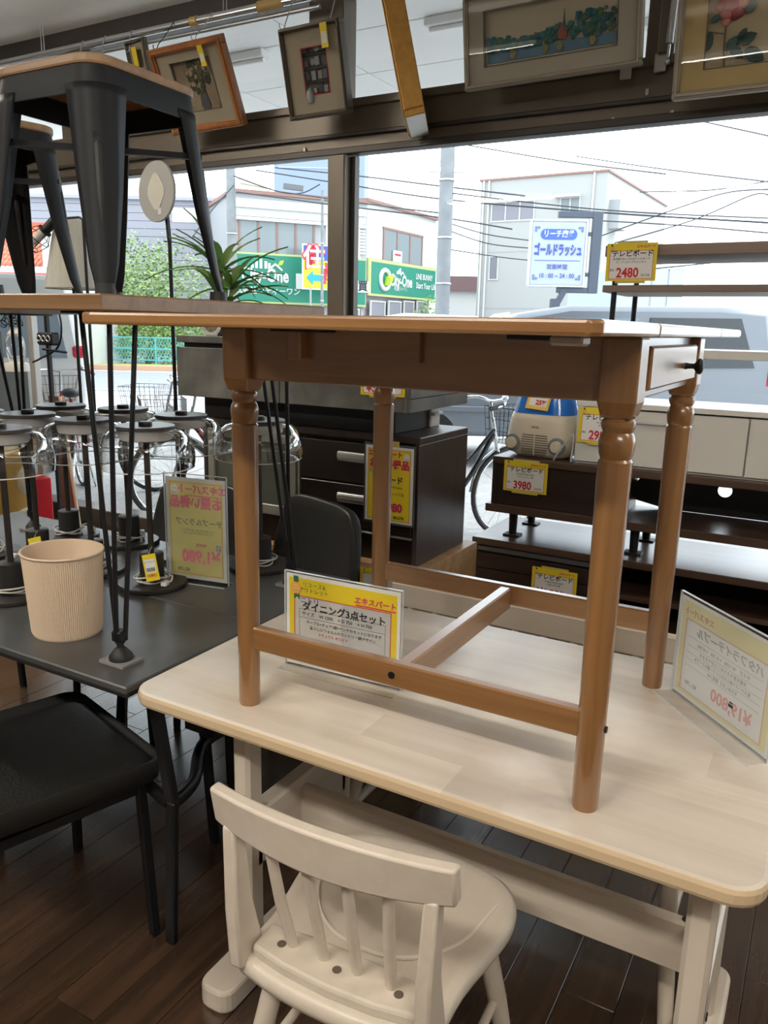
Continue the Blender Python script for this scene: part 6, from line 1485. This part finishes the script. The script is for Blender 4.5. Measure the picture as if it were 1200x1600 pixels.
# ------------------------------------------------------------------ bicycles parked along the window
def bicycle(label, loc, rotz, fcol, basket_col, red=False):
    t = thing('bicycle', label, 'bicycle', (loc[0], loc[1], GZ), rotz, 'bicycles outside the window'); FM = mat('bike_'+fcol[0], fcol[1], .3, .3); BKM = mat('basket_'+basket_col[0], basket_col[1], .45, .3)
    for x, nm in ((-.52, 'rear_wheel'), (.52, 'front_wheel')):
        w_ = MB().ring((0, 0, 0), .315, .017, (0, 1, 0), 36, 8).build(nm, TYRE, t, 80, loc=(x, 0, .332)); MB().ring((0, 0, 0), .293, .009, (0, 1, 0), 36, 6).build('rim', CHROME, w_, 80)
        sp = MB(); [sp.cyl((0, .02*(-1)**k, 0), (.29*math.cos(k*math.pi/10), 0, .29*math.sin(k*math.pi/10)), .0016, n=4) for k in range(20)]; sp.build('spokes', CHROME, w_); MB().cyl((0, -.04, 0), (0, .04, 0), .02, n=10).build('hub', CHROME, w_, 60)
        MB().tube([(x+.345*math.cos(R(a)), 0, .332+.345*math.sin(R(a))) for a in (range(20, 200, 15) if x < 0 else range(40, 190, 15))], .012, 6).build('mudguard', CHROME, t, 60)
    MB().tube([(-.10, 0, .29), (-.20, 0, .78)], .017, 10).tube([(-.52, 0, .332), (-.10, 0, .29)], .011, 8).tube([(-.52, 0, .332), (-.18, 0, .66)], .010, 8).tube(catmull([(-.10, 0, .30), (.12, 0, .42), (.36, 0, .76)], 5), .019, 10).tube(catmull([(-.15, 0, .52), (.10, 0, .56), (.37, 0, .80)], 5), .015, 10).build('frame', FM, t, 60)
    MB().tube([(.35, 0, .88), (.40, 0, .68), (.52, 0, .332)], .015, 8).build('fork', CHROME, t, 60); MB().cyl((.35, 0, .86), (.325, 0, 1.0), .012, n=8).build('stem', CHROME, t, 60)
    MB().tube(catmull([(.10, -.27, .98), (.22, -.26, 1.0), (.32, -.14, 1.02), (.33, 0, 1.0), (.32, .14, 1.02), (.22, .26, 1.0), (.10, .27, .98)], 6), .011, 8).build('handlebar', CHROME, t, 60)
    for s_ in (-1, 1): MB().cyl((.10, s_*.27, .98), (.21, s_*.262, 1.0), .017, n=10).build('grip', mat('grip_red', (.35, .02, .04), .5) if red else BLKP, t, 60); MB().tube(catmull([(.24, s_*.24, 1.0), (.26, s_*.23, 1.06), (.20, s_*.25, 1.03)], 4), .005, 6).build('brake_lever', CHROME, t, 60)
    MB().sphere((.28, -.2, 1.04), (.025, .025, .02), 10, 6).build('bell', CHROME, t, 60)
    MB().sphere((-.22, 0, .83), (.13, .085, .045), 16, 8).build('saddle', BLKP, t, 80); MB().cyl((-.19, 0, .72), (-.21, 0, .80), .012, n=8).build('seat_post', CHROME, t, 60)
    bk_ = MB(); x0, x1, hw, zb, zt = .42, .74, .18, .70, .95
    for k in range(9):
        y = -hw+2*hw*k/8
        for x, s_ in ((x0, .0), (x1, .03)): bk_.cyl((x-(.03 if s_ else 0), y*.8, zb), (x, y, zt), .0025, n=4)
    for k in range(8):
        x = x0+(x1-x0)*k/7
        for s_ in (-1, 1): bk_.cyl((x0+(x-x0)*.9, s_*hw*.8, zb), (x, s_*hw, zt), .0025, n=4)
        bk_.cyl((x0+(x-x0)*.9, -hw*.8, zb), (x0+(x-x0)*.9, hw*.8, zb), .0025, n=4)
    for f_ in (0, .33, .66, 1): k = .8+.2*f_; xx = x0+(x1-x0)*(.9+.1*f_); z = zb+(zt-zb)*f_; bk_.tube([(x0, -hw*k, z), (xx, -hw*k, z), (xx, hw*k, z), (x0, hw*k, z)], .004 if f_ == 1 else .0025, 5, closed=True)
    bk_.build('basket', BKM, t)
    MB().tube([(-.10, -.05, .29), (-.02, -.06, .14)], .008, 6).tube([(-.10, .05, .29), (-.18, .06, .44)], .008, 6).build('cranks', CHROME, t, 60)
    for x, y, z in ((-.02, -.10, .14), (-.18, .10, .44)): MB().box((x, y, z), (.09, .07, .02), .004).build('pedal', BLKP, t)
    MB().ring((-.10, -.04, .29), .085, .006, (0, 1, 0), 24, 6).build('chain_ring', CHROME, t, 60); MB().tube([(-.52, -.05, .30), (-.62, -.10, 0)], .009, 6).tube([(-.52, .05, .30), (-.62, .10, 0)], .009, 6).build('kick_stand', CHROME, t, 60)
    MB().bb((-.74, -.07, .68), (-.14, .07, .695), .004).build('rear_rack', CHROME, t); MB().bb((-.845, -.03, .44), (-.825, .03, .49), .004).build('reflector', RLAMP, t)
    return t
bicycle('white and silver bicycle outside, basket behind the glass lamps', (-4.75, 5.30), R(205), ('white', (.62, .62, .60)), ('silver', (.45, .46, .47)))
bicycle('red framed bicycle outside beside the white van', (-6.40, 5.15), R(150), ('red', (.30, .02, .03)), ('brown', (.20, .15, .10)), True)
bicycle('black bicycle outside between the two cabinet stacks', (-2.25, 4.95), R(62), ('black', (.02, .02, .022)), ('black', (.03, .03, .03)))
bicycle('dark red bicycle outside behind the mushroom lamps', (-3.95, 4.75), R(230), ('wine', (.22, .02, .03)), ('grey', (.30, .31, .32)))
